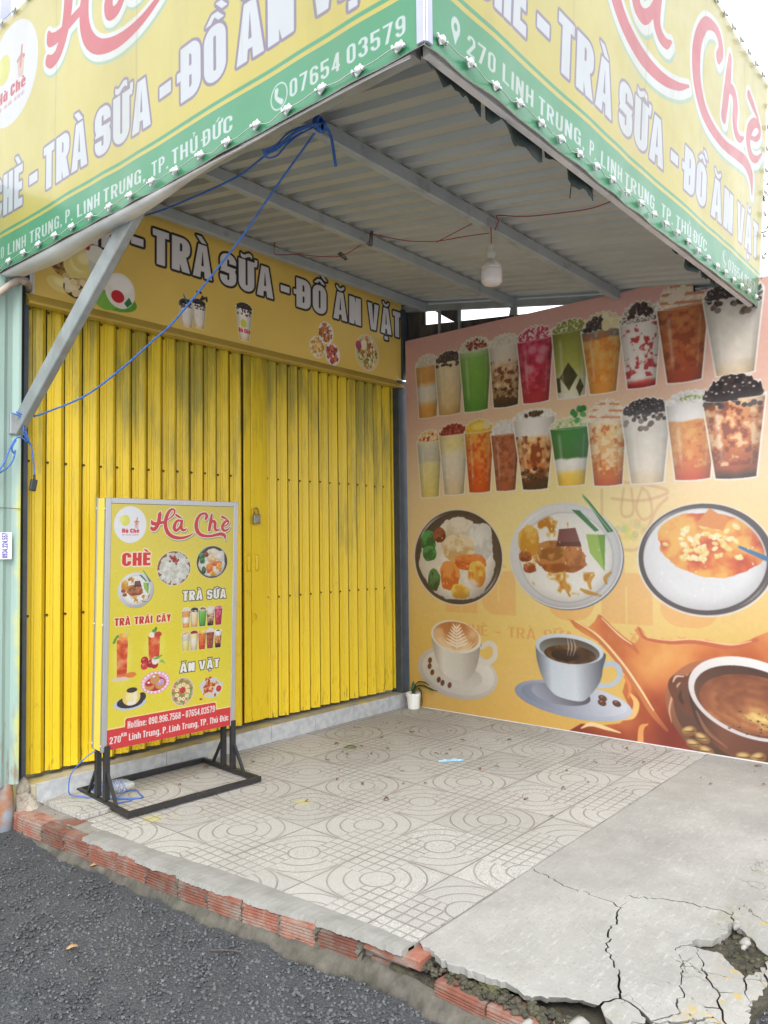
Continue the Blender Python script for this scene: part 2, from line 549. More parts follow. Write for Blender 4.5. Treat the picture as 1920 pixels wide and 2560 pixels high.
    if b == 'u': return Bx(x,y,w-s,0,w,xh)|((RRm(x,y,0,0,w,2,.22)&~RRm(x,y,s,t*.85,w-s,2,.1))&(y<=xh))
    if b == 'r': return Bx(x,y,0,0,s,xh)|(Bx(x,y,0,xh-t*1.1,w,xh))
    if b == 'i': return Bx(x,y,0,0,s,xh)|Bx(x,y,0,xh+.08,s,1)
    if b == 'l': return Bx(x,y,0,0,s,1)
    if b == 't': return Bx(x,y,w*.22,0,w*.22+s,.95)|Bx(x,y,0,xh-t*.8,w,xh)|Bx(x,y,w*.22,0,w,t*.7)
    if b == 'g': return ringm(x,y,0,0,w,xh,s,t*.85,.25)|Bx(x,y,w-s,-.12,w,xh)|Bx(x,y,w*.1,-.26,w*.9,-.26+t*.8)|Bx(x,y,w-s,-.2,w-s*.1,0)
    return np.zeros(x.shape, bool)
def marks(ch, x, y, s, t):
    m = np.zeros(x.shape, bool)
    w = gw(ch, s); h = w/2
    b0 = 1.05 if BASE[ch].isupper() else 0.80
    for k in MARKS[ch]:
        if k == 'g': m |= band(x,y,h-.13,b0+.20,h+.05,b0,s*.36)
        if k == 'a': m |= band(x,y,h+.15,b0+.20,h-.02,b0,s*.36)
        if k == 'c': m |= band(x,y,h-.17,b0,h-.0,b0+.16,s*.30)|band(x,y,h+.17,b0,h+.0,b0+.16,s*.30)
        if k == 'G': m |= band(x,y,h+.10,b0+.32,h+.26,b0+.16,s*.30)
        if k == 'b': m |= RRm(x,y,h-.2,b0,h+.2,b0+.4,.2)&~RRm(x,y,h-.11,b0+.10,h+.11,b0+.5,.11)&(y<b0+.18)
        if k == 'd': m |= Bx(x,y,h-s*.42,-.24,h+s*.42,-.10)
        if k == 't':
            yy = b0+.09+.045*np.sin((x-h)*2*math.pi/.42)
            m |= (np.abs(y-yy)<.06)&(np.abs(x-h)<.21)
        if k == 'h':
            yb = 1.0 if b0 > 1 else .74
            m |= Bx(x,y,w-s*.3,yb-.14,w+.10,yb)|Bx(x,y,w+.02,yb-.06,w+.12,yb+.10)
        if k == 'k': m |= (ringm(x,y,h-.09,b0+.05,h+.10,b0+.26,s*.4,t*.5,.1)&((x>h)|(y>b0+.18)))|Bx(x,y,h-.03,b0-.01,h+.04,b0+.08)
    return m
def text(cv, txt, u0, u1, v0, cap, fill, s=.25, t=.18, outl=(), gap=.09, slope=0.0, grad=None, alpha=1.0, mark_gap=True):
    ws = [gw(c, s) for c in txt]
    tot = sum(ws)+gap*(len(txt)-1)
    sx = (u1-u0)/tot
    pad = max([o[0] for o in outl], default=0)+0.15*sx
    q = cv.reg(u0-pad, v0-.32*cap-pad-abs(slope)*(u1-u0), u1+pad+.1*sx, v0+1.45*cap+pad+abs(slope)*(u1-u0), 3)
    if q is None: return
    rg, X, Y = q
    ss = rg[4]
    m = np.zeros(X.shape, bool); mk = np.zeros(X.shape, bool)
    xu = 0.0
    Yl = (Y-v0-slope*(X-u0))/cap
    for c, w in zip(txt, ws):
        if c != ' ':
            a = u0+(xu-.2)*sx; b = u0+(xu+w+.2)*sx
            i0 = np.searchsorted(X[0], a); i1 = np.searchsorted(X[0], b)
            if i1 > i0:
                x = (X[:,i0:i1]-u0)/sx-xu
                y = Yl[:,i0:i1]
                m[:,i0:i1] |= glyph(c, x, y, s, t)
                if c in MARKS: mk[:,i0:i1] |= marks(c, x, y, s, t)
        xu += w+gap
    h, w = rg[3]-rg[2], rg[1]-rg[0]
    A = (m|mk).reshape(h,ss,w,ss).mean((1,3))
    i0,i1,j0,j1,_ = rg
    for rad, colr in outl:
        O = dilate(A, rad*cv.ppm)[...,None]*alpha
        cv.a[j0:j1,i0:i1] = cv.a[j0:j1,i0:i1]*(1-O)+hexc(colr)*O
    A = A[...,None]*alpha
    cv.a[j0:j1,i0:i1] = cv.a[j0:j1,i0:i1]*(1-A)+hexc(fill)*A

# ---- brush-script shop name, traced in its own units
SCRIPT = [
 ([(.226,1.118),(.232,1.106),(.252,1.103),(.275,1.108),(.309,1.113)], [.004,.010,.009,.008,.007]),
 ([(.276,1.163),(.273,1.150),(.270,1.125),(.263,1.100),(.250,1.080),(.236,1.075),(.226,1.080),(.224,1.086)], [.004,.011,.011,.010,.010,.010,.008,.004]),
 ([(.314,1.122),(.340,1.137),(.358,1.155),(.362,1.172),(.349,1.180),(.331,1.170),(.316,1.146),(.308,1.115),(.310,1.085),(.322,1.060),(.345,1.041),(.380,1.031),(.420,1.032),(.455,1.042),(.481,1.056)], [.003,.004,.005,.005,.005,.008,.010,.011,.011,.011,.010,.009,.007,.005,.002]),
 ([(.405,1.117),(.388,1.122),(.371,1.112),(.361,1.090),(.364,1.074),(.378,1.071),(.393,1.085),(.405,1.110)], [.005,.006,.008,.010,.009,.008,.006,.005]),
 ([(.407,1.119),(.404,1.100),(.404,1.083),(.412,1.073),(.426,1.072),(.437,1.080)], [.008,.009,.009,.008,.006,.002]),
 ([(.371,1.150),(.388,1.141),(.407,1.132)], [.006,.006,.002]),
 ([(.557,1.133),(.564,1.145),(.557,1.158),(.540,1.160),(.518,1.150),(.502,1.125),(.497,1.098),(.503,1.071),(.522,1.050),(.552,1.041),(.590,1.040),(.630,1.047),(.660,1.051),(.682,1.043),(.690,1.020)], [.008,.009,.008,.006,.008,.010,.012,.012,.010,.008,.007,.008,.009,.010,.002]),
 ([(.596,1.156),(.592,1.130),(.586,1.100),(.581,1.073)], [.006,.010,.010,.009]),
 ([(.586,1.100),(.598,1.117),(.613,1.118),(.619,1.105),(.618,1.085),(.625,1.073),(.638,1.072),(.651,1.080)], [.003,.006,.009,.010,.009,.008,.005,.002]),
 ([(.674,1.092),(.696,1.100),(.709,1.114),(.703,1.123),(.687,1.118),(.671,1.100),(.668,1.082),(.681,1.070),(.701,1.074),(.721,1.091)], [.003,.004,.005,.006,.007,.009,.009,.007,.005,.002]),
 ([(.665,1.145),(.683,1.138),(.702,1.130)], [.007,.006,.002]),
]
def script(cv, fx, fy, sx, sy, layers):
    for grow, colr, dx, dy in layers:
        for pts, ws in SCRIPT:
            P = [(fx(p[0])+dx, fy(p[1])+dy) for p in pts]
            cv.stroke(P, [w+grow for w in ws], colr, sx=sx, sy=sy)
def logo(cv, cx, cy, rx, ry, fade=1.0):
    cv.ell(cx, cy, rx, ry, (232,234,242))
    cv.ell(cx-.03*rx/.1, cy+.22*ry, rx*.27, ry*.30, (222,222,92))
    cv.ell(cx-.05*rx/.1, cy+.28*ry, rx*.16, ry*.18, (232,232,130), soft=.5)
    k = [(cx+.24*rx,cy+.16*ry),(cx+.52*rx,cy+.16*ry),(cx+.47*rx,cy-.20*ry),(cx+.29*rx,cy-.20*ry)]
    cv.poly(k, (222,190,178))
    cv.stroke([(cx+.26*rx,cy+.15*ry),(cx+.38*rx,cy+.2*ry),(cx+.5*rx,cy+.15*ry)], [rx*.035]*2, (206,120,110), sy=ry/rx)
    cv.stroke([(cx+.36*rx,cy+.0*ry),(cx+.42*rx,cy+.38*ry)], [rx*.03]*2, (206,110,100), sy=ry/rx)
    text(cv, 'Hà', cx-.50*rx, cx-.12*rx, cy-.45*ry, .23*ry, (205,40,60), s=.26, t=.2)
    text(cv, 'Chè', cx-.01*rx, cx+.56*rx, cy-.45*ry, .23*ry, (205,40,60), s=.26, t=.2)
    text(cv, 'CHÈ - TRÀ SỮA - ĐỒ ĂN VẶT', cx-.48*rx, cx+.52*rx, cy-.60*ry, .075*ry, (190,120,120), s=.15, t=.12)

# ---- drinks, bowls and dishes printed on the posters
def cup(cv, cx, zb, zr, wb, wt, kind, seed=0, edge=(238,232,226)):
    """one printed plastic cup: base z, rim z, base and rim widths"""
    hgt = zr-zb
    top = hgt*.26
    E = hgt*.02
    PAL = {
     'layer': [(0,(226,150,70)),(.22,(232,168,90)),(.32,(236,225,205)),(.55,(240,236,228)),(.68,(222,150,66)),(1,(226,168,96))],
     'cream': [(0,(206,158,96)),(.2,(226,196,140)),(.6,(232,212,168)),(1,(236,222,190))],
     'green': [(0,(70,140,48)),(.5,(96,172,60)),(.85,(120,186,84)),(1,(196,214,170))],
     'brown': [(0,(36,22,18)),(.13,(60,34,22)),(.2,(160,120,80)),(.65,(206,170,130)),(.74,(226,212,196)),(1,(232,226,216))],
     'pink': [(0,(170,14,40)),(.5,(196,28,66)),(1,(206,40,86))],
     'lime': [(0,(228,226,206)),(.2,(216,218,180)),(.45,(176,180,80)),(1,(120,126,44))],
     'orange': [(0,(222,140,40)),(.5,(232,160,60)),(.83,(236,178,84)),(.86,(120,112,110)),(1,(110,104,106))],
     'straw': [(0,(150,20,26)),(.06,(200,60,60)),(.12,(236,226,220)),(1,(238,232,228))],
     'tea': [(0,(150,46,26)),(.3,(172,72,34)),(1,(186,100,48))],
     'milk': [(0,(222,196,160)),(.2,(232,222,210)),(1,(236,232,228))],
     'lemon': [(0,(226,204,110)),(.6,(234,222,160)),(.62,(206,200,180)),(.85,(214,208,190)),(1,(240,232,200))],
     'bean': [(0,(216,190,150)),(.4,(232,220,200)),(.6,(236,228,210)),(.8,(238,220,150)),(1,(240,226,170))],
     'icetea': [(0,(206,60,20)),(.5,(226,96,34)),(.9,(236,150,60)),(1,(238,190,80))],
     'choc': [(0,(150,64,40)),(.5,(166,76,48)),(1,(176,92,64))],
     'swirl': [(0,(44,22,18)),(.16,(66,30,20)),(.28,(206,110,50)),(.7,(232,180,120)),(.73,(238,234,232)),(1,(240,238,236))],
     'jelly': [(0,(238,190,60)),(.18,(242,206,90)),(.27,(240,238,236)),(.42,(240,238,236)),(.46,(50,110,50)),(1,(46,132,60))],
     'caramel': [(0,(190,70,30)),(.3,(226,140,60)),(.8,(240,200,130)),(1,(242,222,190))],
     'lid': [(0,(190,60,30)),(.3,(216,120,40)),(.74,(220,140,56)),(.77,(232,230,232)),(1,(234,232,234))],
     'sugar': [(0,(40,22,18)),(.1,(150,60,26)),(.5,(206,112,52)),(.9,(216,140,80)),(1,(228,206,180))],
    }
    ramp = PAL[kind]
    def side(X, Y, grow=0.0):
        v = (Y-zb)/hgt
        hw = (wb+(wt-wb)*np.clip(v,0,1))/2+grow
        bow = .05*wt*(1-((X-cx)/(wt/2))**2)
        return (np.abs(X-cx)<=hw)&(Y>=zb-bow-grow+.02*wt)&(Y<=zr+grow+bow*.9)
    tk = {'layer':'clear','cream':'boba','green':'bean','brown':'foam','pink':'ice','lime':'iceg','orange':'bobacream','straw':'crumb','tea':'whip','milk':'boba','lemon':'fruit','bean':'bean','icetea':'slice','choc':'dome','swirl':'flat','jelly':'mint','caramel':'whip','lid':'dust','sugar':'bigboba'}[kind]
    domeh = {'flat':.12,'dust':.18,'dome':.34,'whip':.42,'slice':.28,'mint':.16,'foam':.22,'boba':.24,'bigboba':.34,'bean':.26,'clear':.30,'ice':.26,'iceg':.22,'bobacream':.34,'crumb':.42,'fruit':.30}[tk]*wt
    def dome(X, Y, grow=0.0):
        q = ((X-cx)/(wt*.47+grow))**2+((Y-zr)/(domeh+.03*wt+grow))**2
        wob = 1+.10*np.sin(X*140/wt*.3+seed)+.06*np.sin(X*310/wt*.3+seed*2)
        return (q<=wob)&(Y>=zr-.03*wt)
    box = (cx-wt*.62, zb-.1*hgt, cx+wt*.62, zr+domeh+.08*hgt)
    cv.draw(box, lambda X,Y: side(X,Y,E)|dome(X,Y,E), edge)
    def body(X, Y):
        v = np.clip((Y-zb)/hgt, 0, 1)
        uq = (X-cx)/((wb+(wt-wb)*v)/2)
        vv = v+.05*(fbm(X,Y,18/wt*.3,seed,3)-.5)
        c = lerpc(vv, ramp)
        n = fbm(X, Y, 9/wt, seed+5, 4)
        if kind in ('brown','swirl','caramel','sugar','straw','tea','icetea','lid','pink','choc','orange'):
            dk = {'brown':(96,32,16),'swirl':(120,36,14),'caramel':(206,90,30),'sugar':(120,40,14),'straw':(176,24,34),'tea':(112,34,18),'icetea':(190,44,14),'lid':(178,70,22),'pink':(130,6,34),'choc':(110,40,26),'orange':(226,106,30)}[kind]
            lt = {'brown':(232,206,172),'swirl':(246,214,160),'caramel':(250,228,190),'sugar':(246,216,170),'straw':(242,236,232),'tea':(206,140,70),'icetea':(246,176,84),'lid':(240,190,100),'pink':(226,110,130),'choc':(196,120,90),'orange':(244,190,110)}[kind]
            a = .9 if kind in ('brown','swirl','sugar','straw','caramel') else .55
            w1 = sstep(n + .05*np.sin(uq*3+v*9+seed), .54, .66)[...,None]*a
            w2 = sstep(n, .44, .34)[...,None]*a*.8
            zone = ((v>.14)&(v<.74 if kind in ('brown','swirl','lid') else v<.95))[...,None]
            c = np.where(zone, c*(1-w1)+hexc(dk)*w1, c)
            c = np.where(zone, c*(1-w2)+hexc(lt)*w2, c)
        else:
            c = c*(0.95+.10*n[...,None])
        if kind == 'lime':
            j = ((np.abs(uq*.5+.08)+np.abs(v-.30)*1.4) < .30)|((np.abs(uq-.62)+np.abs(v-.12)*2)<.28)|((uq<-.75)&(v<.3)&(v>.08))
            c = np.where(j[...,None], hexc((58,54,22))*(.7+.6*n[...,None]), c)
        sh = 1.04-.26*np.abs(uq)**2.6-.10*(uq>0)*uq
        c = c*sh[...,None]
        hl = np.exp(-((uq+.58)/.09)**2)*.30*sstep(v,.08,.3)*sstep(-v,-.93,-.8)+np.exp(-((uq-.72)/.05)**2)*.16*(v>.15)*(v<.85)
        c = c*(1-hl[...,None])+hl[...,None]
        rim = (np.abs(v-.985)<.015)[...,None]
        c = np.where(rim, c*.5+.45, c)
        return c, side(X, Y)
    cv.draw(box, body)
    g = np.random.default_rng(seed+99)
    r0 = wt*.062
    def inside(x, y): return abs(x-cx) < (wb+(wt-wb)*(y-zb)/hgt)/2-r0*.6
    def pearls(n, v0, v1, cs, r, hl=True):
        for k in range(n):
            y = zb+hgt*g.uniform(v0,v1); x = cx+wt*.46*g.uniform(-1,1)
            if not inside(x, y): continue
            q = r*g.uniform(.8,1.15)
            cv.ell(x, y, q, q*.9, cs[k%len(cs)])
            if hl: cv.ell(x-q*.3, y+q*.35, q*.24, q*.2, (150,140,145))
    if kind in ('cream','milk','sugar'): pearls(15, .88, .97, [(42,34,40),(66,52,52)], r0*.8, False)
    if kind in ('milk',): pearls(10, .76, .9, [(96,80,76),(130,116,110)], r0*.9, False)
    if kind == 'brown': pearls(26, .12, .30, [(46,28,20),(150,118,70)], r0*.75, False)
    if kind == 'swirl': pearls(18, .10, .28, [(46,20,18),(90,34,22)], r0*.95)
    if kind == 'pink':
        for k in range(4): cv.ell(cx+wt*g.uniform(-.3,.3), zb+hgt*g.uniform(.45,.95), wt*.12, hgt*.07, (226,150,170), .75, soft=.5)
    # topping
    base = {'clear':(226,218,206),'boba':(46,40,48),'bigboba':(34,26,30),'bean':(150,46,50),'foam':(228,222,212),'ice':(206,60,96),'iceg':(136,146,60),'bobacream':(234,220,180),'crumb':(236,230,226),'whip':(240,222,202),'fruit':(240,214,150),'slice':(240,190,60),'dome':(226,224,226),'flat':(238,236,234),'mint':(206,216,170),'dust':(234,232,234)}[tk]
    if kind == 'green': base = (214,222,196)
    def tp(X, Y):
        n = fbm(X, Y, 22/wt, seed+31, 3)
        c = hexc(base)*(.80+.36*n[...,None])
        if tk == 'ice':
            w = sstep(n,.52,.6)[...,None]; c = c*(1-w)+hexc((240,220,226))*w
        if tk == 'iceg':
            w = sstep(n,.56,.62)[...,None]; c = c*(1-w)+hexc((232,234,200))*w
        if tk == 'whip':
            st = sstep(np.sin((Y-zr)/domeh*16+(X-cx)/wt*5), .1, .8)[...,None]
            c = c*(1-st*.75)+hexc((206,110,60) if kind=='caramel' else (186,96,60))*st*.75
        if tk == 'crumb':
            w = sstep(vnoise(X,Y,60/wt,seed),.60,.7)[...,None]; c = c*(1-w)+hexc((44,28,30))*w
        return np.clip(c,0,1), dome(X, Y)
    cv.draw(box, tp)
    rim_y = zr
    def sprinkle(n, cs, r, fx=(-.42,.42), fy=(.0,.95), hl=False):
        for k in range(n):
            x = cx+wt*g.uniform(*fx); fr = (1-((x-cx)/(wt*.47))**2)
            y = rim_y+domeh*fr*g.uniform(*fy)
            q = r*g.uniform(.8,1.2)
            cv.ell(x, y, q, q*.92, cs[k%len(cs)], rot=g.uniform(0,3))
            if hl: cv.ell(x-q*.3, y+q*.35, q*.28, q*.2, (176,170,176))
    if tk == 'boba': sprinkle(46, [(38,32,40),(54,46,54),(28,24,30)], r0, hl=True)
    if tk == 'bigboba': sprinkle(60, [(28,22,26),(44,32,34),(20,16,20)], r0*1.25, hl=True)
    if tk == 'bean': sprinkle(46, [(150,36,44),(110,22,34),(186,80,80)], r0*.55, fx=(-.3,.36))
    if tk == 'clear': sprinkle(26, [(236,230,220),(214,206,194)], r0*1.0, fx=(-.3,.42), hl=False)
    if tk == 'bobacream':
        sprinkle(40, [(34,28,32),(48,40,42)], r0*.9, fx=(-.44,.04), hl=True)
        sprinkle(12, [(244,236,200),(236,222,170)], r0*1.6, fx=(.05,.4))
    if tk == 'crumb': sprinkle(40, [(40,24,26),(60,36,34)], r0*.8, fx=(-.28,.3), fy=(.35,1.0))
    if tk == 'fruit': sprinkle(34, [(206,40,50),(244,220,150),(230,120,60),(246,240,226)], r0*.7)
    if tk == 'slice':
        cv.ell(cx, zr+domeh*.45, wt*.27, domeh*.45, (244,206,70)); cv.ell(cx, zr+domeh*.45, wt*.20, domeh*.32, (250,222,110))
        cv.ell(cx+wt*.28, zr+domeh*.55, wt*.10, domeh*.5, (230,222,206), .8)
    if tk == 'flat': sprinkle(24, [(60,40,34),(82,56,46)], r0*.6, fx=(-.2,.2), fy=(.2,.8))
    if tk == 'dust': sprinkle(50, [(120,150,60),(150,170,90)], r0*.22, fx=(-.2,.25), fy=(.2,.7))
    if tk == 'mint':
        sprinkle(20, [(150,186,90),(226,226,200)], r0*.6)
        for k in range(7): cv.ell(cx+wt*g.uniform(.05,.38), zr+domeh*g.uniform(.5,2.4), wt*.075, wt*.06, [(40,132,64),(28,110,52),(70,160,80)][k%3], rot=g.uniform(0,3))
    if tk in ('dome','whip'):
        cv.stroke([(cx-wt*.2,zr+domeh*.35),(cx,zr+domeh*.6),(cx+wt*.05,zr+domeh*1.25)], [wt*.10,wt*.08,wt*.01], base)
    cv.draw(box, lambda X,Y: (np.abs(np.sqrt(((X-cx)/(wt*.49))**2+((Y-zr)/(wt*.07))**2)-1)<.06)&(Y<zr+.012*wt), (238,236,234), .75)

def gloss(cv, cx, cy, rx, ry, k=1.0):
    """shading of a photographed round dish: darker near wall, bright far lip"""
    def f(X, Y):
        x, y = (X-cx)/rx, (Y-cy)/ry
        d = np.sqrt(x*x+y*y)
        return np.zeros(X.shape+(3,))+hexc((40,30,34)), (d<.98)*(.30*sstep(d,.62,.95)*np.clip(.5+.6*(x*.5-y*.8),0,1)+.06)*k
    cv.draw((cx-rx,cy-ry,cx+rx,cy+ry), f)
    def g(X, Y):
        x, y = (X-cx)/rx, (Y-cy)/ry
        d = np.sqrt(x*x+y*y); a = np.arctan2(y, x)
        return np.ones(X.shape+(3,)), np.exp(-((d-.93)/.018)**2)*(np.exp(-((a-2.3)/.35)**2)+.7*np.exp(-((a+.7)/.3)**2))*.75*k
    cv.draw((cx-rx,cy-ry,cx+rx,cy+ry), g)
    r_ = np.random.default_rng(int(cx*1000))
    for q in range(26):
        a, d = r_.uniform(0,6.28), .75*math.sqrt(r_.uniform(0,1))
        cv.ell(cx+rx*d*math.cos(a), cy+ry*d*math.sin(a), rx*r_.uniform(.008,.025), ry*r_.uniform(.006,.014), (252,250,244), .75, r_.uniform(0,3))
def bowl_dark(cv, cx, cy, rx, ry):
    cv.ell(cx, cy, rx, ry, (220,212,200)); cv.ell(cx+rx*.005, cy, rx*.972, ry*.972, (56,46,48))
    cv.ell(cx+rx*.02, cy-ry*.02, rx*.90, ry*.9, (74,62,62), .5)
    def milk(X, Y):
        x, y = (X-cx)/rx, (Y-cy)/ry
        n = fbm(x, y, 4, 3, 4)
        m = (x*x+((y+.08)/1.0)**2 < .70+.28*(n-.5)) & ~((y>.45)&(x<-.1)&(x+y*.8<.35))
        return np.stack([.93-.10*(n-.5)*2, .91-.12*(n-.5)*2, .87-.18*(n-.5)*2], -1), m
    cv.draw((cx-rx,cy-ry,cx+rx,cy+ry), milk)
    def blob(ux, uy, a, b, c1, c2, seed, rot=0):
        X0, Y0 = cx+ux*rx, cy+uy*ry
        def f(X, Y):
            x, y = (X-X0)/(a*rx), (Y-Y0)/(b*ry)
            c, s_ = math.cos(rot), math.sin(rot); x, y = x*c+y*s_, -x*s_+y*c
            n = fbm(x, y, 2.2, seed, 4)
            t = sstep(n+.25*y, .35, .68)
            return lerpc(t, [(0,c2),(1,c1)]), (np.abs(x)**2.6+np.abs(y)**2.6 < 1+.7*(n-.5))
        m = max(a*rx, b*ry)*1.3
        cv.draw((X0-m,Y0-m,X0+m,Y0+m), f)
    blob(.05,.42,.42,.40,(244,236,220),(214,196,168),1)
    blob(.48,.30,.30,.40,(240,240,236),(206,206,206),2)
    blob(.05,.18,.34,.28,(244,226,190),(214,170,110),4)
    blob(-.64,.34,.17,.22,(60,160,80),(22,86,44),5); blob(-.62,.08,.16,.16,(56,150,72),(20,92,46),6)
    blob(-.38,.46,.14,.15,(156,70,50),(96,30,24),7,.5)
    blob(-.52,-.48,.14,.22,(66,128,70),(24,64,34),8,-.4)
    blob(-.16,-.38,.22,.30,(240,150,70),(214,96,30),9); blob(.30,-.10,.34,.16,(240,130,60),(206,82,30),10)
    blob(.44,-.34,.19,.26,(242,196,80),(224,130,40),11); blob(.08,-.70,.20,.16,(246,214,90),(226,160,50),12)
    cv.ell(cx+rx*.3, cy-ry*.55, rx*.16, ry*.1, (240,228,236), .8, soft=.4)
    gloss(cv, cx, cy, rx, ry)
def bowl_white(cv, cx, cy, rx, ry):
    cv.ell(cx+rx*.02, cy-ry*.02, rx*1.0, ry*1.0, (96,104,120)); cv.ell(cx, cy, rx, ry, (214,218,226))
    cv.ell(cx-rx*.02, cy+ry*.02, rx*.95, ry*.95, (226,230,236)); cv.ell(cx+rx*.02, cy-ry*.03, rx*.84, ry*.86, (202,206,214))
    cv.ell(cx+rx*.02, cy-ry*.03, rx*.81, ry*.83, (238,238,236))
    def lump(X, Y):
        x, y = (X-cx)/rx, (Y-cy)/ry
        n = fbm(x, y, 5, 21, 4)
        m = (x*x+y*y < .62) & (n > .56) & ((x < .1)|(y < -.3))
        return lerpc(sstep(n,.55,.72), [(0,(236,214,150)),(1,(190,118,40))]), m
    cv.draw((cx-rx,cy-ry,cx+rx,cy+ry), lump)
    def blob(ux, uy, a, b, c1, c2, seed):
        X0, Y0 = cx+ux*rx, cy+uy*ry
        def f(X, Y):
            x, y = (X-X0)/(a*rx), (Y-Y0)/(b*ry)
            n = fbm(x, y, 2.0, seed, 4)
            return lerpc(sstep(n+.2*y,.3,.7), [(0,c2),(1,c1)]), (np.abs(x)**2.4+np.abs(y)**2.4 < 1+.9*(n-.5))
        m = max(a*rx, b*ry)*1.3
        cv.draw((X0-m,Y0-m,X0+m,Y0+m), f)
    blob(-.62,.28,.20,.30,(238,190,90),(206,140,40),1)
    blob(-.05,-.10,.44,.22,(190,116,60),(140,66,26),2); blob(-.22,.10,.24,.20,(196,130,70),(140,80,30),3); blob(.18,.02,.16,.22,(196,120,60),(150,80,36),8)
    blob(-.70,-.02,.12,.10,(176,90,50),(120,50,24),4); blob(-.62,-.24,.12,.1,(186,100,60),(140,60,30),5)
    cv.poly([(cx-.12*rx,cy+.18*ry),(cx-.07*rx,cy+.50*ry),(cx+.22*rx,cy+.52*ry),(cx+.32*rx,cy+.17*ry)], (112,62,66))
    cv.poly([(cx-.12*rx,cy+.18*ry),(cx-.11*rx,cy+.26*ry),(cx+.30*rx,cy+.26*ry),(cx+.32*rx,cy+.17*ry)], (84,40,42))
    cv.poly([(cx+.40*rx,cy+.40*ry),(cx+.72*rx,cy+.38*ry),(cx+.70*rx,cy-.28*ry),(cx+.46*rx,cy+.05*ry)], (150,190,84))
    cv.poly([(cx+.60*rx,cy+.38*ry),(cx+.72*rx,cy+.38*ry),(cx+.70*rx,cy-.28*ry)], (104,158,60))
    cv.poly([(cx+.16*rx,cy+.86*ry),(cx+.30*rx,cy+.84*ry),(cx+.62*rx,cy+.46*ry),(cx+.55*rx,cy+.44*ry)], (46,118,66))
    cv.poly([(cx+.34*rx,cy+1.16*ry),(cx+.46*rx,cy+1.02*ry),(cx+.86*rx,cy+.44*ry),(cx+.76*rx,cy+.42*ry)], (38,104,60))
    cv.stroke([(cx+.36*rx,cy+1.1*ry),(cx+.8*rx,cy+.45*ry)], [rx*.012]*2, (120,176,120))
    for a, b in (((.52,-.35),(.46,-.6)),((.80,-.3),(.72,-.5)),((.3,-.62),(.62,-.72)),((.02,-.3),(.10,-.75))):
        cv.stroke([(cx+a[0]*rx,cy+a[1]*ry),(cx+(a[0]+b[0])/2*rx-.05*rx,cy+(a[1]+b[1])/2*ry),(cx+b[0]*rx,cy+b[1]*ry)], [rx*.02,rx*.035,rx*.02], (206,150,60))
    gloss(cv, cx, cy, rx, ry, .7)
def bowl_corn(cv, cx, cy, rx, ry):
    cv.ell(cx, cy, rx, ry, (226,222,220)); cv.ell(cx, cy+.01*ry, rx*.975, ry*.975, (66,60,64)); cv.ell(cx-.01*rx, cy+.01*ry, rx*.89, ry*.895, (206,208,214)); cv.ell(cx-.01*rx, cy-.0*ry, rx*.875, ry*.88, (226,230,238))
    def f(X, Y):
        x, y = (X-cx)/rx, (Y-cy)/ry
        n = fbm(x, y, 3.5, 41, 4)
        m = (((x-.10)/.76)**2+((y-.30+.12*x)/.56)**2 < 1+.5*(n-.5)) & (x*x+y*y < .74)
        return lerpc(sstep(n+.2*y,.3,.75), [(0,(190,60,36)),(.5,(222,110,50)),(1,(238,176,80))]), m
    cv.draw((cx-rx,cy-ry,cx+rx,cy+ry), f)
    g = np.random.default_rng(5)
    for k in range(64):
        x, y = g.normal(.02,.26), g.normal(.26,.18)
        if ((x-.10)/.68)**2+((y-.28)/.48)**2 > 1: continue
        q = g.uniform(.03,.055)
        cv.ell(cx+x*rx, cy+y*ry, q*rx*1.25, q*ry*.9, [(240,222,150),(236,206,120),(244,232,180)][k%3], rot=g.uniform(-.9,.9))
        cv.ell(cx+x*rx-.2*q*rx, cy+y*ry+.3*q*ry, q*rx*.4, q*ry*.25, (252,246,220), .8)
    cv.poly([(cx-.10*rx,cy+.62*ry),(cx+.12*rx,cy+.90*ry),(cx+.38*rx,cy+.68*ry),(cx+.30*rx,cy+.50*ry)], (222,134,64))
    cv.stroke([(cx+.52*rx,cy+.22*ry),(cx+.88*rx,cy+.02*ry)], [rx*.02,rx*.035], (40,110,170))
    gloss(cv, cx, cy, rx, ry, .7)
def dish(cv, cx, cy, rx, ry, rim, cols, seed, n=80, r=.08):
    cv.ell(cx, cy, rx*1.03, ry*1.03, (236,232,226)); cv.ell(cx, cy, rx, ry, rim)
    g = np.random.default_rng(seed)
    for k in range(n):
        a, d = g.uniform(0,6.28), math.sqrt(g.uniform(0,1))*.84
        cv.ell(cx+rx*d*math.cos(a), cy+ry*d*math.sin(a), rx*r*g.uniform(.6,1.7), ry*r*g.uniform(.5,1.0), cols[k%len(cols)], rot=g.uniform(0,3))
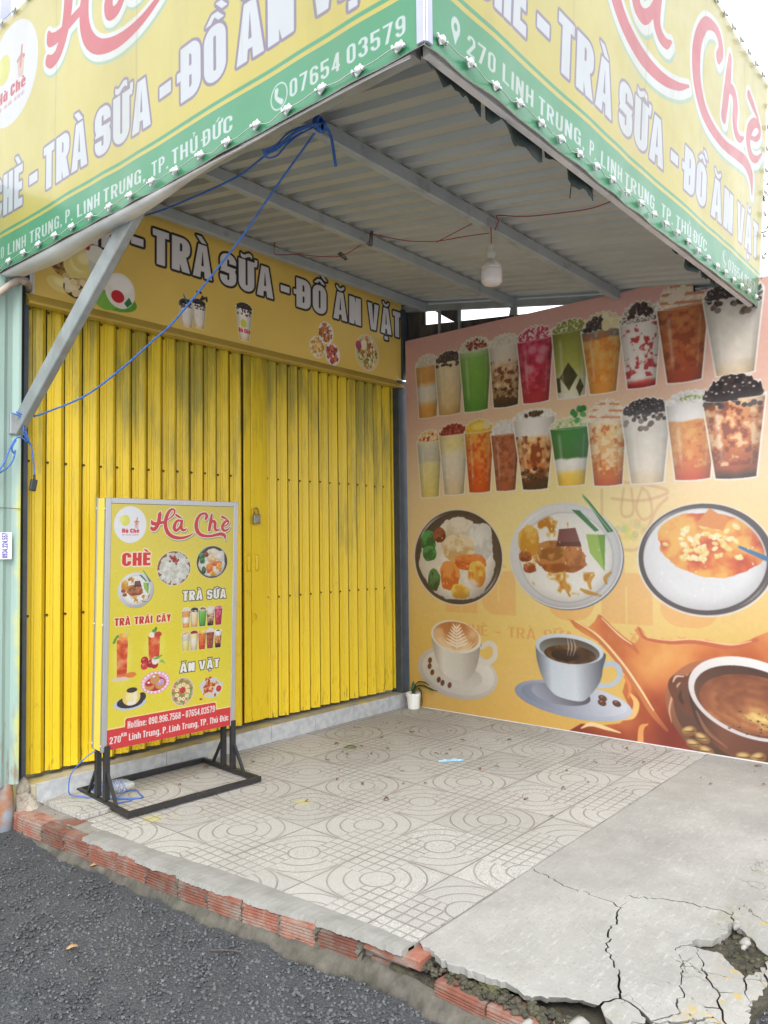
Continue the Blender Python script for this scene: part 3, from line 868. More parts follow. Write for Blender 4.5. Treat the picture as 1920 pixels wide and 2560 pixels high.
# ------------------------------------------------------------------ the printed sheets
def soften(cv, n):
    k = np.array([.25,.5,.25])
    for _ in range(n):
        A = np.pad(cv.a, ((1,1),(1,1),(0,0)), mode='edge')
        A = A[:-2]*.25+A[1:-1]*.5+A[2:]*.25
        cv.a = A[:,:-2]*.25+A[:,1:-1]*.5+A[:,2:]*.25
    X, Y = np.meshgrid(np.arange(cv.W)/cv.ppm, np.arange(cv.H)/cv.ppm)
    cv.a *= (1+.022*(fbm(X,Y,55,77,3)-.5)*2)[...,None]
BIG = ['CHÈ','-','TRÀ','SỮA','-','ĐỒ','ĂN','VẶT']
def banner_print(w, h, ppm, big_x, addr_x, pin, phone, digits, logo_p, fx, fy, sx, sy, cap0=.262, band_h=.170, num_y=.066, creases=()):
    cv = Cv(w, h, ppm, (226,214,130))
    def bg(X, Y):
        n = fbm(X, Y, 3, 5, 3)
        c = lerpc(np.clip(Y/h,0,1), [(0,(226,206,84)),(.35,(227,212,110)),(1,(225,213,130))])  # pale glare veil put into the print colours, strongest toward the top
        return c*(.97+.06*n[...,None]), np.ones(X.shape)
    cv.draw((0,0,w,h), bg, ss=1)
    g = (80,174,124)
    cv.rect(0, 0, w, band_h, g)
    cv.rect(0, band_h+.016, w, band_h+.030, g)
    wh = (226,232,240)
    for txt, (a, b) in zip(BIG, big_x):
        text(cv, txt, a, b, cap0, .198, wh, s=.25, t=.19, outl=[(.011,(150,136,158))])
    for txt, (a, b) in addr_x:
        text(cv, txt, a, b, num_y, .056, (222,236,236), s=.155, t=.125, gap=.13)
    px, py = pin
    cv.ell(px, py+.040, .023, .027, (222,236,236)); cv.poly([(px-.021,py+.031),(px+.021,py+.031),(px+.002,py-.010)], (222,236,236)); cv.ell(px, py+.040, .009, .011, g)
    qx, qy = phone
    cv.ell(qx, qy, .041, .044, (222,236,236)); cv.ell(qx, qy, .036, .039, g)
    cv.stroke([(qx-.012,qy+.022),(qx-.013,qy),(qx+.012,qy-.022)], [.009,.006,.009], (222,236,236))
    for txt, (a, b) in digits:
        text(cv, txt, a, b, num_y, .056, (222,236,236), s=.16, t=.13, gap=.13)
    if logo_p: logo(cv, *logo_p)
    k = .0022
    script(cv, fx, fy, sx, sy, [(.0072,(176,206,176),.012,-.022),(.0062,(236,240,236),.006,-.010),(.0056,(236,240,238),0,0),(-.0002,(220,92,104),0,0)])
    # vertical creases and dusty streaks of the stretched vinyl
    def dirt(X, Y):
        n = fbm(X*3.0, Y*.5, 3, 9, 4)
        return np.ones(X.shape+(3,))*hexc((170,160,110)), sstep(n,.56,.74)*.10
    cv.draw((0,0,w,h), dirt, ss=1)
    for q in creases:
        cv.draw((q-.03,.15,q+.03,h), lambda X,Y: (np.ones(X.shape+(3,))*hexc((150,140,96)), .22*np.exp(-((X-q-.004*np.sin(Y*9))/.006)**2)*sstep(Y,.22,.5)*(.6+.8*fbm(X*4,Y,5,3,3))), ss=1)
    return cv
FRONT = (3.175, 1.29)
LEFTB = (2.86, 1.23)
def make_front():
    return banner_print(*FRONT, 430,
        [(.205,.505),(.572,.655),(.715,1.147),(1.211,1.669),(1.741,1.826),(1.905,2.209),(2.283,2.612),(2.681,3.112)],
        [('270',(.190,.331)),('LINH',(.371,.565)),('TRUNG,',(.600,.925)),('P.',(.969,1.03)),('LINH',(1.071,1.263)),('TRUNG,',(1.294,1.630)),('TP.',(1.674,1.805)),('THỦ',(1.838,2.02)),('ĐỨC',(2.058,2.247))],
        (.130,.070), (2.510,.104), [('07654',(2.567,2.831)),('03579',(2.865,3.124))], None,
        lambda x: 1.988+(x-.495)*4.97, lambda y: .587+(y-1.02)*4.0, 4.5, 4.0, creases=(.82,1.46,2.10,2.75))
def make_left():
    U = lambda a, b: (2.86-a, 2.86-b)
    return banner_print(*LEFTB, 430,
        [U(2.66,2.355),U(2.290,2.211),U(2.152,1.767),U(1.709,1.305),U(1.244,1.167),U(1.105,.842),U(.787,.506),U(.432,.10)],
        [('270',U(2.66,2.535)),('LINH',U(2.494,2.317)),('TRUNG,',U(2.279,1.972)),('P.',U(1.942,1.885)),('LINH',U(1.849,1.667)),('TRUNG,',U(1.638,1.340)),('TP.',U(1.300,1.19)),('THỦ',U(1.165,1.006)),('ĐỨC',U(.975,.809))],
        (2.86-2.74,.060), (2.86-.577,.082), [('07654',U(.527,.308)),('03579',U(.280,.063))],
        (2.86-2.485,.935,.275,.245),
        lambda x: 2.86-2.129+(x-.222)*3.76, lambda y: .815+(y-1.07)*3.3, 3.5, 3.2, cap0=.262, band_h=.160, num_y=.056, creases=(.17,.817,1.46,2.10))
FAS = (2.975, .66)
def make_fascia():
    w, h = FAS            # u=0 at x=-2.96, v=0 at z=2.56
    cv = Cv(w, h, 360, (222,190,100))
    cv.draw((0,0,w,h), lambda X,Y: (hexc((222,190,98))*(.96+.08*fbm(X,Y,2.2,3,3)[...,None]), np.ones(X.shape)), ss=1)
    U = lambda x: x+2.96
    for t_, (a, b) in zip(BIG, [(-2.86,-2.49),(-2.407,-2.328),(-2.267,-1.846),(-1.786,-1.346),(-1.279,-1.199),(-1.135,-.84),(-.769,-.469),(-.395,.008)]):
        text(cv, t_, U(a), U(b), .352, .205, (214,212,216), s=.25, t=.19, outl=[(.013,(34,32,38))])
    # durian and toddy-palm dessert
    def spike(X, Y):
        n = vnoise(X, Y, 70, 3)
        return lerpc(n, [(0,(84,58,30)),(.5,(150,116,62)),(1,(196,160,90))]), (((X-U(-2.81))/.075)**2+((Y-.235)/.10)**2 < 1)
    cv.draw((U(-2.93),.1,U(-2.7),.36), spike)
    for a, b, c, d, r_ in ((-2.73,.21,.075,.085,.2),(-2.82,.085,.075,.04,-.2),(-2.70,.25,.06,.06,.4)):
        cv.ell(U(a), b, c, d, (226,206,130), rot=r_); cv.ell(U(a)+.01, b+.01, c*.6, d*.5, (240,228,170), rot=r_, soft=.4)
    cv.ell(U(-2.72), .085, .085, .055, (70,50,30))
    g = np.random.default_rng(3)
    for k in range(22): cv.ell(U(-2.72)+g.uniform(-.07,.07), .09+g.uniform(-.04,.05), .020, .019, [(226,206,160),(206,180,126),(236,222,186)][k%3])
    cv.poly([(U(-2.665),.29),(U(-2.55),.29),(U(-2.575),.03),(U(-2.65),.03)], (206,206,196))
    cv.ell(U(-2.62), .30, .06, .05, (226,226,216)); cv.ell(U(-2.67), .33, .014, .02, (190,40,50)); cv.ell(U(-2.64),.1,.03,.05,(236,236,226),soft=.4)
    cv.ell(U(-2.50), .07, .13, .055, (96,150,52)); cv.ell(U(-2.56), .06, .07, .05, (120,176,70))
    cv.ell(U(-2.475), .135, .092, .10, (226,220,214)); cv.ell(U(-2.47),.17,.07,.05,(238,234,232),soft=.3)
    cv.ell(U(-2.49), .10, .04, .035, (190,40,50)); cv.poly([(U(-2.45),.07),(U(-2.42),.11),(U(-2.40),.08),(U(-2.43),.05)], (36,116,66))
    for cx, kd, zb, zr in ((-2.035,'milk',.025,.165),(-1.945,'milk',.035,.185),(-1.595,'milk',.028,.235)):
        cup(cv, U(cx), zb, zr, .072 if cx<-1.7 else .076, .108 if cx<-1.7 else .135, kd, seed=int(-cx*100), edge=(232,222,150))
    cv.stroke([(U(-2.055),.215),(U(-2.03),.17)], [.005,.005], (60,120,170))
    for k in range(9): cv.ell(U(-1.945)+g.uniform(-.03,.07), .21+g.uniform(0,.06), .008, .008, (44,36,38))
    cv.ell(U(-1.60),.135,.026,.026,(214,214,84)); text(cv,'Hà',U(-1.64),U(-1.605),.075,.028,(206,40,60)); text(cv,'Chè',U(-1.595),U(-1.545),.075,.028,(206,40,60))
    for a, b, c in ((-.935,.105,0),(-.845,.225,1),(-.78,.08,2)):
        dish(cv, U(a), b, .075 if c!=0 else .072, .078, (226,222,226), [[(222,176,96),(236,206,140),(196,140,70)],[(186,110,60),(206,140,80),(150,84,44)],[(190,90,70),(212,120,90),(150,64,54)]][c], 7+c, 60, .16)
    dish(cv, U(-.405), .16, .128, .135, (210,196,150), [(196,96,70),(150,150,70),(226,206,150),(110,120,50),(206,130,100),(236,226,190)], 11, 150, .10)
    cv.ell(U(-.50), .20, .032, .036, (170,60,90)); cv.ell(U(-.44), .215, .032, .04, (236,222,190))
    return cv
MUR = (3.15, 2.875)
def make_mural():
    w, h = MUR
    cv = Cv(w, h, 340, (226,170,150))
    def bg(X, Y):
        t = Y/h
        c = lerpc(t, [(0,(218,170,74)),(.22,(224,184,96)),(.40,(238,202,136)),(.58,(240,206,164)),(.78,(232,184,170)),(1,(222,164,162))])
        d = np.exp(-((X-1.25)/.85)**2-((Y-1.45)/.80)**2)[...,None]
        c = c*(1-d*.75)+hexc((240,228,150))*d*.75
        return c, np.ones(X.shape)
    cv.draw((0,0,w,h), bg, ss=1)
    # pale logo print in the background
    wm = (222,132,76)
    text(cv, 'Hà', .36, .97, .745, .42, wm, s=.30, t=.24, alpha=.30)
    text(cv, 'Chè', 1.22, 2.34, .735, .44, wm, s=.30, t=.24, alpha=.34)
    text(cv, 'CHÈ - TRÀ SỮA - ĐỒ ĂN VẶT', .52, 2.23, .588, .075, (206,112,70), s=.13, t=.10, alpha=.42)
    for P, ww in (([(1.63,1.60),(1.625,1.4),(1.61,1.25),(1.74,1.215),(1.86,1.215),(1.92,1.32),(1.99,1.46),(2.06,1.53)],.010),([(1.60,1.66),(1.8,1.64),(2.0,1.60),(2.06,1.56),(1.9,1.52),(1.7,1.54)],.010),
                  ([(1.90,1.60),(1.86,1.48),(1.9,1.40),(1.96,1.44),(1.94,1.56),(1.90,1.60)],.009),([(1.78,1.60),(1.76,1.45),(1.80,1.42),(1.84,1.46),(1.83,1.60)],.009)):
        cv.stroke(P, [ww,ww], (206,150,120), .45)
    g = np.random.default_rng(12)
    for k in range(26):
        cv.ell(1.78+g.normal(0,.07), 1.31+g.normal(0,.045), .024, .020, [(196,206,120),(206,196,170),(236,206,90),(226,170,120),(180,190,140)][k%5], .45, g.uniform(0,3))
    # coffee splash
    P = [(1.37,.75),(1.45,.70),(1.52,.70),(1.56,.74),(1.59,.79),(1.63,.74),(1.72,.67),(1.79,.625),(1.84,.62),(1.86,.66),(1.83,.70),(1.855,.73),(1.89,.70),(1.905,.65),(1.98,.655),(2.09,.66),(2.18,.645),(2.27,.672),(2.38,.65),(2.47,.652),(2.53,.70),(2.62,.745),(2.75,.76),(3.15,.80),(3.15,0),(1.36,0),(1.45,.06),(1.60,.07),(1.72,.10),(1.80,.18),(1.74,.30),(1.77,.40),(1.69,.50),(1.60,.60),(1.49,.65),(1.42,.69)]
    def spl(X, Y):
        n = fbm(X*1.2, Y, 3.5, 8, 4)
        t = .55*np.clip(Y/.66,0,1)+.55*(n-.5)+.30*np.exp(-((X-1.98)/.2)**2-((Y-.50)/.14)**2)+.25*np.exp(-((X-1.60)/.2)**2-((Y-.12)/.07)**2)
        return lerpc(t, [(0,(120,34,18)),(.25,(160,62,30)),(.5,(206,110,56)),(.72,(226,150,76)),(.9,(240,196,120))]), np.ones(X.shape)
    cv.poly(P, (190,90,40), fn=lambda X,Y: spl(X,Y)[0])
    for pts, ws, c in (([(1.40,.735),(1.55,.66),(1.72,.50),(1.83,.36),(1.93,.20),(2.02,.10)],[.006,.018,.024,.026,.02,.01],(196,110,60)),
                       ([(1.42,.735),(1.58,.65),(1.74,.49),(1.84,.36),(1.94,.21)],[.003,.007,.008,.008,.004],(246,214,160)),
                       ([(1.60,.775),(1.72,.66),(1.81,.60),(1.85,.56)],[.010,.020,.018,.006],(196,100,60)),([(1.61,.765),(1.73,.66),(1.81,.61)],[.003,.006,.003],(244,206,156)),
                       ([(1.86,.71),(1.90,.655),(2.05,.64),(2.2,.655),(2.4,.64),(2.55,.69)],[.008,.010,.012,.014,.014,.010],(190,90,56)),
                       ([(1.91,.66),(2.05,.652),(2.2,.668),(2.4,.652),(2.52,.68)],[.003,.004,.004,.005,.003],(240,190,140)),
                       ([(1.45,.03),(1.52,.065),(1.62,.055),(1.72,.04)],[.004,.014,.012,.004],(244,210,150)),([(1.70,.12),(1.80,.16),(1.83,.24),(1.79,.30)],[.008,.02,.02,.006],(240,190,110)),
                       ([(1.85,.0),(1.86,.09),(1.9,.12)],[.02,.016,.004],(226,150,80)),([(1.76,.40),(1.79,.34),(1.78,.27)],[.01,.012,.006],(226,130,70))):
        cv.stroke(pts, ws, c)
    cv.draw((1.92,.0,2.25,.35), lambda X,Y: (np.ones(X.shape+(3,))*hexc((110,26,16)), .6*np.exp(-((X-2.03)/.10)**2-((Y-.05)/.12)**2)))
    # rows of drinks
    k1 = ['layer','cream','green','brown','pink','lime','orange','straw','tea','milk']
    k2 = ['lemon','bean','icetea','choc','swirl','jelly','caramel','milk','lid','sugar']
    c1 = [.215,.420,.660,.915,1.160,1.430,1.655,1.912,2.180,2.475]
    c2 = [.225,.452,.682,.905,1.140,1.415,1.675,1.935,2.215,2.462]
    w1 = [(.165,.225),(.195,.255),(.205,.285),(.20,.26),(.20,.285),(.195,.27),(.18,.285),(.18,.27),(.205,.315),(.21,.335)]
    w2 = [(.165,.235),(.175,.265),(.18,.255),(.155,.235),(.19,.33),(.19,.30),(.19,.265),(.205,.315),(.205,.30),(.225,.35)]
    for i in range(10): cup(cv, c1[i], 2.245, [2.655,2.655,2.70,2.695,2.69,2.70,2.665,2.665,2.715,2.71][i], *w1[i], k1[i], seed=i+1)
    for i in range(10): cup(cv, c2[i], [1.625,1.635,1.64,1.64,1.64,1.65,1.635,1.635,1.64,1.635][i], [2.06,2.09,2.09,2.05,2.14,2.045,2.065,2.08,2.11,2.105][i], *w2[i], k2[i], seed=i+31)
    bowl_dark(cv, .465, 1.157, .408, .362)
    bowl_white(cv, 1.345, 1.170, .418, .360)
    bowl_corn(cv, 2.262, 1.148, .405, .342)
    # latte
    def grad_ell(cx, cy, rx, ry, ca, cb, rot=0, ang=1.2):
        dx, dy = math.cos(ang), math.sin(ang)
        m = max(rx, ry)
        def f(X, Y):
            c, s_ = math.cos(rot), math.sin(rot)
            x, y = ((X-cx)*c+(Y-cy)*s_)/rx, (-(X-cx)*s_+(Y-cy)*c)/ry
            return lerpc(np.clip(.5+.5*(x*dx+y*dy),0,1), [(0,cb),(1,ca)]), x*x+y*y <= 1
        cv.draw((cx-m,cy-m,cx+m,cy+m), f)
    def mugbody(P, ca, cb, cm):
        x0, x1 = min(p[0] for p in P), max(p[0] for p in P)
        P = [(q.x,q.y) for q in catmull([(p[0],p[1],0) for p in P],6)]
        cv.poly(P, ca, fn=lambda X,Y: lerpc((X-x0)/(x1-x0)+.08*(Y-.3), [(0,cb),(.25,ca),(.6,cm),(1,cb)]))
    grad_ell(.445,.295,.362,.195,(206,200,194),(180,172,164),-.06)
    grad_ell(.455,.300,.325,.165,(224,220,214),(196,190,182),-.06)
    grad_ell(.47,.275,.21,.085,(186,180,172),(206,200,192),-.05)
    cv.stroke([(.665,.50),(.74,.535),(.785,.515),(.79,.45),(.74,.40),(.66,.385)], [.018,.020,.020,.020,.020,.024], (214,208,200))
    mugbody([(.222,.56),(.24,.45),(.275,.35),(.33,.28),(.40,.245),(.52,.24),(.59,.29),(.64,.38),(.668,.52),(.66,.50),(.445,.46)], (224,220,214), (150,144,138), (206,202,196))
    cv.ell(.445,.562,.226,.120,(226,222,216),rot=-.08)
    def crema(X, Y):
        n = fbm(X,Y,10,4,4)
        return lerpc(n*.6+(.60-Y)*1.6+.2,[(0,(166,92,50)),(.45,(190,116,66)),(.62,(222,178,130)),(1,(236,206,166))]), (((X-.447)/.208)**2+((Y-.565+.03*(X-.447))/.108)**2 < 1)
    cv.draw((.2,.4,.7,.7), crema)
    for k in range(7):
        y0 = .50+.022*k; ww = .105*(1-k/8.5)
        for sg in (-1,1):
            cv.stroke([(.455,y0-.012),(.455+sg*ww*.5,y0+.004),(.455+sg*ww,y0+.024)], [.006,.009,.004], (244,228,206))
    cv.stroke([(.455,.475),(.455,.66)], [.004,.002], (244,228,206))
    for k in range(3): cv.stroke([(.28+.03*k,.54),(.36+.02*k,.475),(.455,.46-.006*k),(.55-.02*k,.475),(.62-.03*k,.53)], [.003,.005,.003], (236,214,180))
    for a, b in ((.205,.365),(.20,.32),(.225,.275),(.285,.225),(.32,.205),(.385,.195)):
        cv.ell(a, b, .024, .018, (96,50,38), rot=1.1); cv.stroke([(a-.008,b-.012),(a+.008,b+.012)], [.002,.002], (50,22,16))
    # black coffee
    grad_ell(1.375,.205,.428,.118,(196,204,222),(120,132,160),-.05,.4)
    grad_ell(1.385,.215,.385,.098,(206,212,228),(112,124,150),-.04,.2)
    grad_ell(1.30,.235,.22,.07,(70,66,76),(150,160,184),-.04,.3)
    cv.stroke([(1.60,.455),(1.68,.475),(1.725,.44),(1.715,.38),(1.66,.335),(1.585,.325)], [.014,.018,.018,.016,.014,.018], (176,192,212))
    mugbody([(1.118,.55),(1.128,.45),(1.165,.34),(1.225,.255),(1.30,.215),(1.45,.205),(1.52,.255),(1.59,.35),(1.612,.44),(1.618,.54),(1.37,.44)], (196,210,226), (78,84,98), (206,216,230))
    grad_ell(1.368,.545,.250,.098,(206,216,230),(176,190,208),-.05)
    grad_ell(1.37,.535,.222,.082,(74,62,50),(126,138,150),-.05)
    cv.draw((1.1,.4,1.65,.65), lambda X,Y: (lerpc(fbm(X,Y,14,2,3),[(0,(40,24,14)),(.5,(66,42,24)),(1,(150,104,56))]), ((X-1.375)/.19)**2+((Y-.508)/.062)**2 < 1))
    grad_ell(1.34,.50,.10,.038,(44,30,24),(30,18,14))
    for k in range(3): cv.stroke([(1.36+.02*k,.50),(1.37+.025*k,.56),(1.36+.02*k,.63)], [.002,.006,.001], (214,206,200), .55)
    for a, b in ((1.605,.245),(1.60,.215),(1.70,.222)):
        cv.ell(a, b, .030, .020, (78,44,34), rot=-.2); cv.ell(a-.006, b+.008, .010, .005, (150,106,86), soft=.4)
    # large brown cup, bottom right
    grad_ell(2.52,.215,.515,.345,(170,100,64),(40,22,20),-.28,2.4)
    grad_ell(2.54,.205,.485,.318,(96,52,36),(56,34,30),-.28,2.2)
    cv.stroke([(2.05,.15),(2.04,.24),(2.08,.36),(2.16,.46)], [.002,.006,.006,.002], (226,176,140), .8)
    cv.stroke([(2.14,.425),(2.085,.42),(2.06,.375),(2.09,.30),(2.16,.235)], [.020,.026,.026,.026,.028], (92,44,28)); cv.stroke([(2.13,.44),(2.085,.435),(2.065,.40)], [.004,.008,.004], (236,206,186), .8)
    cv.stroke([(2.12,.28),(2.105,.31),(2.11,.345)], [.010,.012,.006], (50,26,20))
    mugbody([(2.155,.40),(2.17,.26),(2.22,.14),(2.32,.04),(2.46,-.01),(2.70,.0),(2.85,.12),(2.88,.35)], (104,56,38), (46,26,22), (84,44,32))
    cv.stroke([(2.20,.24),(2.26,.13),(2.37,.05)], [.004,.012,.004], (150,94,70), .7)
    grad_ell(2.505,.352,.352,.228,(242,240,242),(206,200,204),-.20)
    grad_ell(2.512,.335,.325,.192,(60,36,30),(96,54,38),-.20)
    def cof(X, Y):
        x, y = (X-2.520)/.300, (Y-.318+.06*(X-2.52))/.168
        n = fbm(x*1.2, y, 3.2, 17, 5); d = np.sqrt(x*x+y*y)
        ringy = .06*np.sin(d*22+n*7)
        t = .22+.42*n+ringy-.12*y+.42*np.exp(-((x-.18)/.42)**2-((y+.45)/.30)**2)
        return lerpc(t,[(0,(84,36,20)),(.4,(132,68,38)),(.62,(164,98,56)),(.8,(206,160,84)),(1,(228,202,122))]), d < 1
    cv.draw((2.2,.1,3.05,.55), cof)
    for k in range(46):
        a, b = 2.565+g.normal(0,.075), .225+g.normal(0,.035)
        q = g.uniform(.003,.010); cv.ell(a, b, q, q*.7, (50,24,14)); cv.ell(a-q*.2,b+q*.3,q*.4,q*.25,(226,206,150))
    for a, b, r_ in ((2.155,.115,.4),(2.232,.085,-.4),(2.180,.040,-.2),(2.255,.012,-.3),(2.465,.012,.1),(2.54,.02,.5)):
        cv.ell(a, b, .046, .030, (120,80,40), rot=r_); cv.ell(a-.008, b+.008, .030, .015, (206,172,110), rot=r_, soft=.6); cv.stroke([(a-.03,b-.004),(a,b-.002),(a+.03,b+.006)], [.002,.003,.002], (70,40,20))
    soften(cv, 1)
    cv.a = cv.a*.88+hexc((244,222,206))*.12      # pale wash painted in for the haze of reflections
    return cv
SGN = (.745, 1.20)
def make_sign():
    w, h = SGN
    cv = Cv(w, h, 760, (228,212,66))
    cv.draw((0,0,w,h), lambda X,Y: (lerpc(Y/h,[(0,(232,216,66)),(.5,(228,212,56)),(1,(224,206,84))])*(.99+.02*fbm(X,Y,4,2,2)[...,None]), np.ones(X.shape)), ss=1)
    logo(cv, .106, 1.098, .091, .091)
    I = lambda z: z
    script(cv, I, I, 1, 1, [(.0052,(150,160,110),.003,-.005),(.0046,(246,240,226),0,0),(0,(206,44,48),0,0)])
    text(cv, 'CHÈ', .064, .224, .893, .065, (210,40,42), s=.24, t=.19, outl=[(.006,(246,226,200))])
    dish(cv, .364, .874, .100, .088, (136,78,52), [(206,206,196),(222,222,214),(190,192,184)], 3, 160, .16)
    for k in range(24): cv.ell(.362+rng.normal(0,.016), .922+rng.normal(0,.010), .006, .006, [(170,34,30),(140,20,24)][k%2])
    bowl_dark(cv, .604, .900, .103, .088)
    bowl_white(cv, .144, .772, .100, .088)
    def slanted(t_, a, b, y, cap, col, ol, s=.24): text(cv, t_, a, b, y, cap, col, s=s, t=.18, outl=ol)
    slanted('TRÀ', .421, .546, .701, .051, (240,238,230), [(.0042,(70,70,58))]); slanted('SỮA', .573, .701, .701, .051, (240,238,230), [(.0042,(70,70,58))])
    red = (196,40,38)
    slanted('TRÀ', .030, .116, .601, .037, red, [(.005,(246,226,180))], .22); slanted('TRÁI', .139, .241, .601, .037, red, [(.005,(246,226,180))], .22); slanted('CÂY', .265, .350, .601, .037, red, [(.005,(246,226,180))], .22)
    slanted('ĂN', .410, .503, .327, .047, (244,242,236), [(.0042,(70,70,58))]); slanted('VẶT', .529, .662, .328, .047, (244,242,236), [(.0042,(70,70,58))])
    k1 = ['layer','cream','green','brown','pink']; k2 = ['lemon','bean','icetea','choc','swirl']
    for i in range(5):
        cup(cv, .443+.052*i, .560, .648, .038, .052, k1[i], i+1); cup(cv, .443+.052*i, .437, .525, .036, .052, k2[i], i+31)
    # iced fruit teas
    for cx, zb, zt, ww in ((.074,.345,.53,.062),(.254,.415,.535,.07)):
        def tea(X, Y, cx=cx, zb=zb, zt=zt, ww=ww):
            n = fbm(X, Y, 40, 6, 3)
            return lerpc(n,[(0,(176,44,20)),(.45,(214,84,40)),(.75,(232,140,90)),(1,(244,190,150))]), (np.abs(X-cx)<ww/2*(.86+.14*(Y-zb)/(zt-zb)))&(Y>zb)&(Y<zt)
        cv.ell(cx, (zb+zt)/2, ww*.8, (zt-zb)*.62, (240,232,120), .6, soft=.5)
        cv.draw((cx-.06,zb,cx+.06,zt), tea)
    cv.ell(.076,.545,.030,.018,(236,160,70)); cv.ell(.09,.552,.02,.012,(244,190,100)); cv.stroke([(.09,.55),(.11,.585)],[.003,.002],(206,214,150))
    for a, b in ((.035,.535),(.045,.548),(.03,.522)): cv.ell(a,b,.010,.006,(80,150,70),rot=.5)
    cv.ell(.24,.54,.018,.014,(240,232,222)); cv.ell(.275,.54,.022,.014,(196,60,50)); cv.ell(.252,.560,.012,.010,(90,160,80)); cv.ell(.262,.568,.007,.012,(70,140,60))
    cv.ell(.07,.338,.055,.010,(226,206,190)); cv.ell(.125,.352,.03,.014,(226,130,60))
    for a, b, c in ((.20,.415,(176,30,44)),(.20,.388,(206,60,66)),(.235,.395,(160,24,40)),(.258,.388,(170,30,44)),(.262,.408,(240,232,226))): cv.ell(a,b,.021,.020,c); cv.ell(a-.006,b+.006,.007,.006,(236,170,170),.6,soft=.6)
    cv.poly([(.245,.42),(.30,.435),(.305,.43),(.27,.412)],(110,170,80)); cv.poly([(.285,.40),(.325,.385),(.30,.412)],(130,190,110))
    # snacks
    cv.ell(.266,.296,.085,.058,(232,170,196)); 
    for k in range(20):
        a = k*math.pi/10
        cv.ell(.266+.073*math.cos(a), .296+.049*math.sin(a), .007, .006, (246,232,240))
    cv.ell(.266,.290,.060,.036,(186,50,40))
    for a, b, t_ in ((.232,.29,(190,40,40)),(.292,.29,(196,160,214)),(.262,.318,(206,150,90))):
        cv.ell(a,b-.008,.028,.022,(214,150,84)); cv.ell(a,b+.006,.026,.016,t_); cv.ell(a-.006,b+.01,.008,.005,(246,240,240))
    cv.ell(.124,.212,.090,.034,(196,204,222)); cv.ell(.124,.218,.074,.030,(52,46,54)); cv.ell(.19,.235,.022,.022,(52,46,54))
    cv.ell(.130,.240,.050,.040,(236,206,110)); cv.ell(.12,.245,.02,.03,(248,232,160),soft=.5); cv.ell(.150,.24,.014,.03,(244,236,206),soft=.4); cv.ell(.132,.276,.030,.013,(56,48,52))
    for a in (.12,.142): cv.ell(a,.212,.014,.010,(240,236,230))
    dish(cv, .429, .228, .069, .072, (206,180,150), [(190,110,70),(110,150,70),(226,200,150),(206,130,90),(140,160,90)], 4, 170, .12)
    for k in range(9):
        a = k*.7; cv.ell(.429+.036*math.cos(a), .226+.038*math.sin(a), .012, .010, (244,236,200)); cv.ell(.429+.036*math.cos(a), .226+.038*math.sin(a), .005, .005, (236,190,70))
    cv.ell(.43,.234,.018,.017,(196,60,44))
    cv.poly([(.535,.246),(.56,.268),(.60,.278),(.65,.270),(.66,.25),(.695,.238),(.675,.205),(.655,.175),(.62,.166),(.57,.180),(.55,.21)], (206,212,226))
    g = np.random.default_rng(9)
    for k in range(70): cv.ell(.605+g.normal(0,.022), .228+g.normal(0,.020), .010, .006, [(196,80,46),(226,130,70),(160,60,40),(236,206,150)][k%4], rot=g.uniform(0,3))
    cv.ell(.662,.212,.024,.024,(232,226,226)); cv.ell(.662,.212,.018,.018,(200,60,44))
    # red foot band
    def redband(X, Y, o):
        m = (Y < .099+o)
        up = RRm(X,Y,.098-o,.0,.645+o,.140+o,.012)
        return m|up
    cv.draw((0,0,w,.16), lambda X,Y: redband(X,Y,.006), (246,232,150))
    cv.draw((0,0,w,.16), lambda X,Y: redband(X,Y,0), (216,58,62))
    wh = (246,236,236)
    def line(parts, y, cap, s=.19):
        for t_, a, b in parts: text(cv, t_, a, b, y, cap, wh, s=s, t=.15, gap=.085)
    line([('Hotline:',.112,.219),('090.996.7568',.231,.421),('-',.430,.443),('07654.03579',.452,.638)], .088, .036)
    line([('270',.015,.076),('Linh',.120,.187),('Trung,',.199,.302),('P.',.314,.343),('Linh',.352,.419),('Trung,',.431,.535),('TP.',.545,.594),('Thủ',.606,.660),('Đức',.675,.731)], .028, .034)
    line([('KB',.078,.108)], .054, .018)
    return cv
def make_tag():
    cv = Cv(.062, .130, 900, (222,222,230))
    q = Cv(.130, .062, 900, (222,222,230))
    text(q, '0934.224.557', .006, .126, .020, .026, (60,50,150), s=.2, t=.16)
    cv.a = np.transpose(q.a, (1,0,2))[:, ::-1].copy()
    cv.W, cv.H = q.H, q.W
    return cv

def print_mat(name, img, rough=.35, spec=.5, gain=1.0, grain=0.03, coat=0.0, bump=0.0, trans=0.0):
    m, b = newmat(name)
    t = N.nt.nodes.new('ShaderNodeTexImage'); t.image = img; t.extension = 'EXTEND'
    uv = N.nt.nodes.new('ShaderNodeUVMap'); uv.uv_map = 'UVMap'
    N.nt.links.new(uv.outputs[0], t.inputs[0])
    p = position()
    nz = noise(p, 3.0, 5, .6)
    g = maprange(nz, .3, .7, gain*(1-grain), gain*(1+grain))
    comb = N.nt.nodes.new('ShaderNodeCombineColor')
    for i in range(3): lk(g, comb.inputs[i])
    c = mixc(1.0, N(t.outputs[0]), N(comb.outputs[0]), 'MULTIPLY')
    lk(c, b.inputs['Base Color'])
    lk(maprange(noise(p, 9, 4), .3, .7, rough-.06, rough+.06), b.inputs['Roughness'])
    b.inputs['Specular IOR Level'].default_value = spec
    b.inputs['Coat Weight'].default_value = coat
    b.inputs['Coat Roughness'].default_value = .12
    if bump: addbump(b, noise(p, 4.0, 3), bump, .02)
    return m
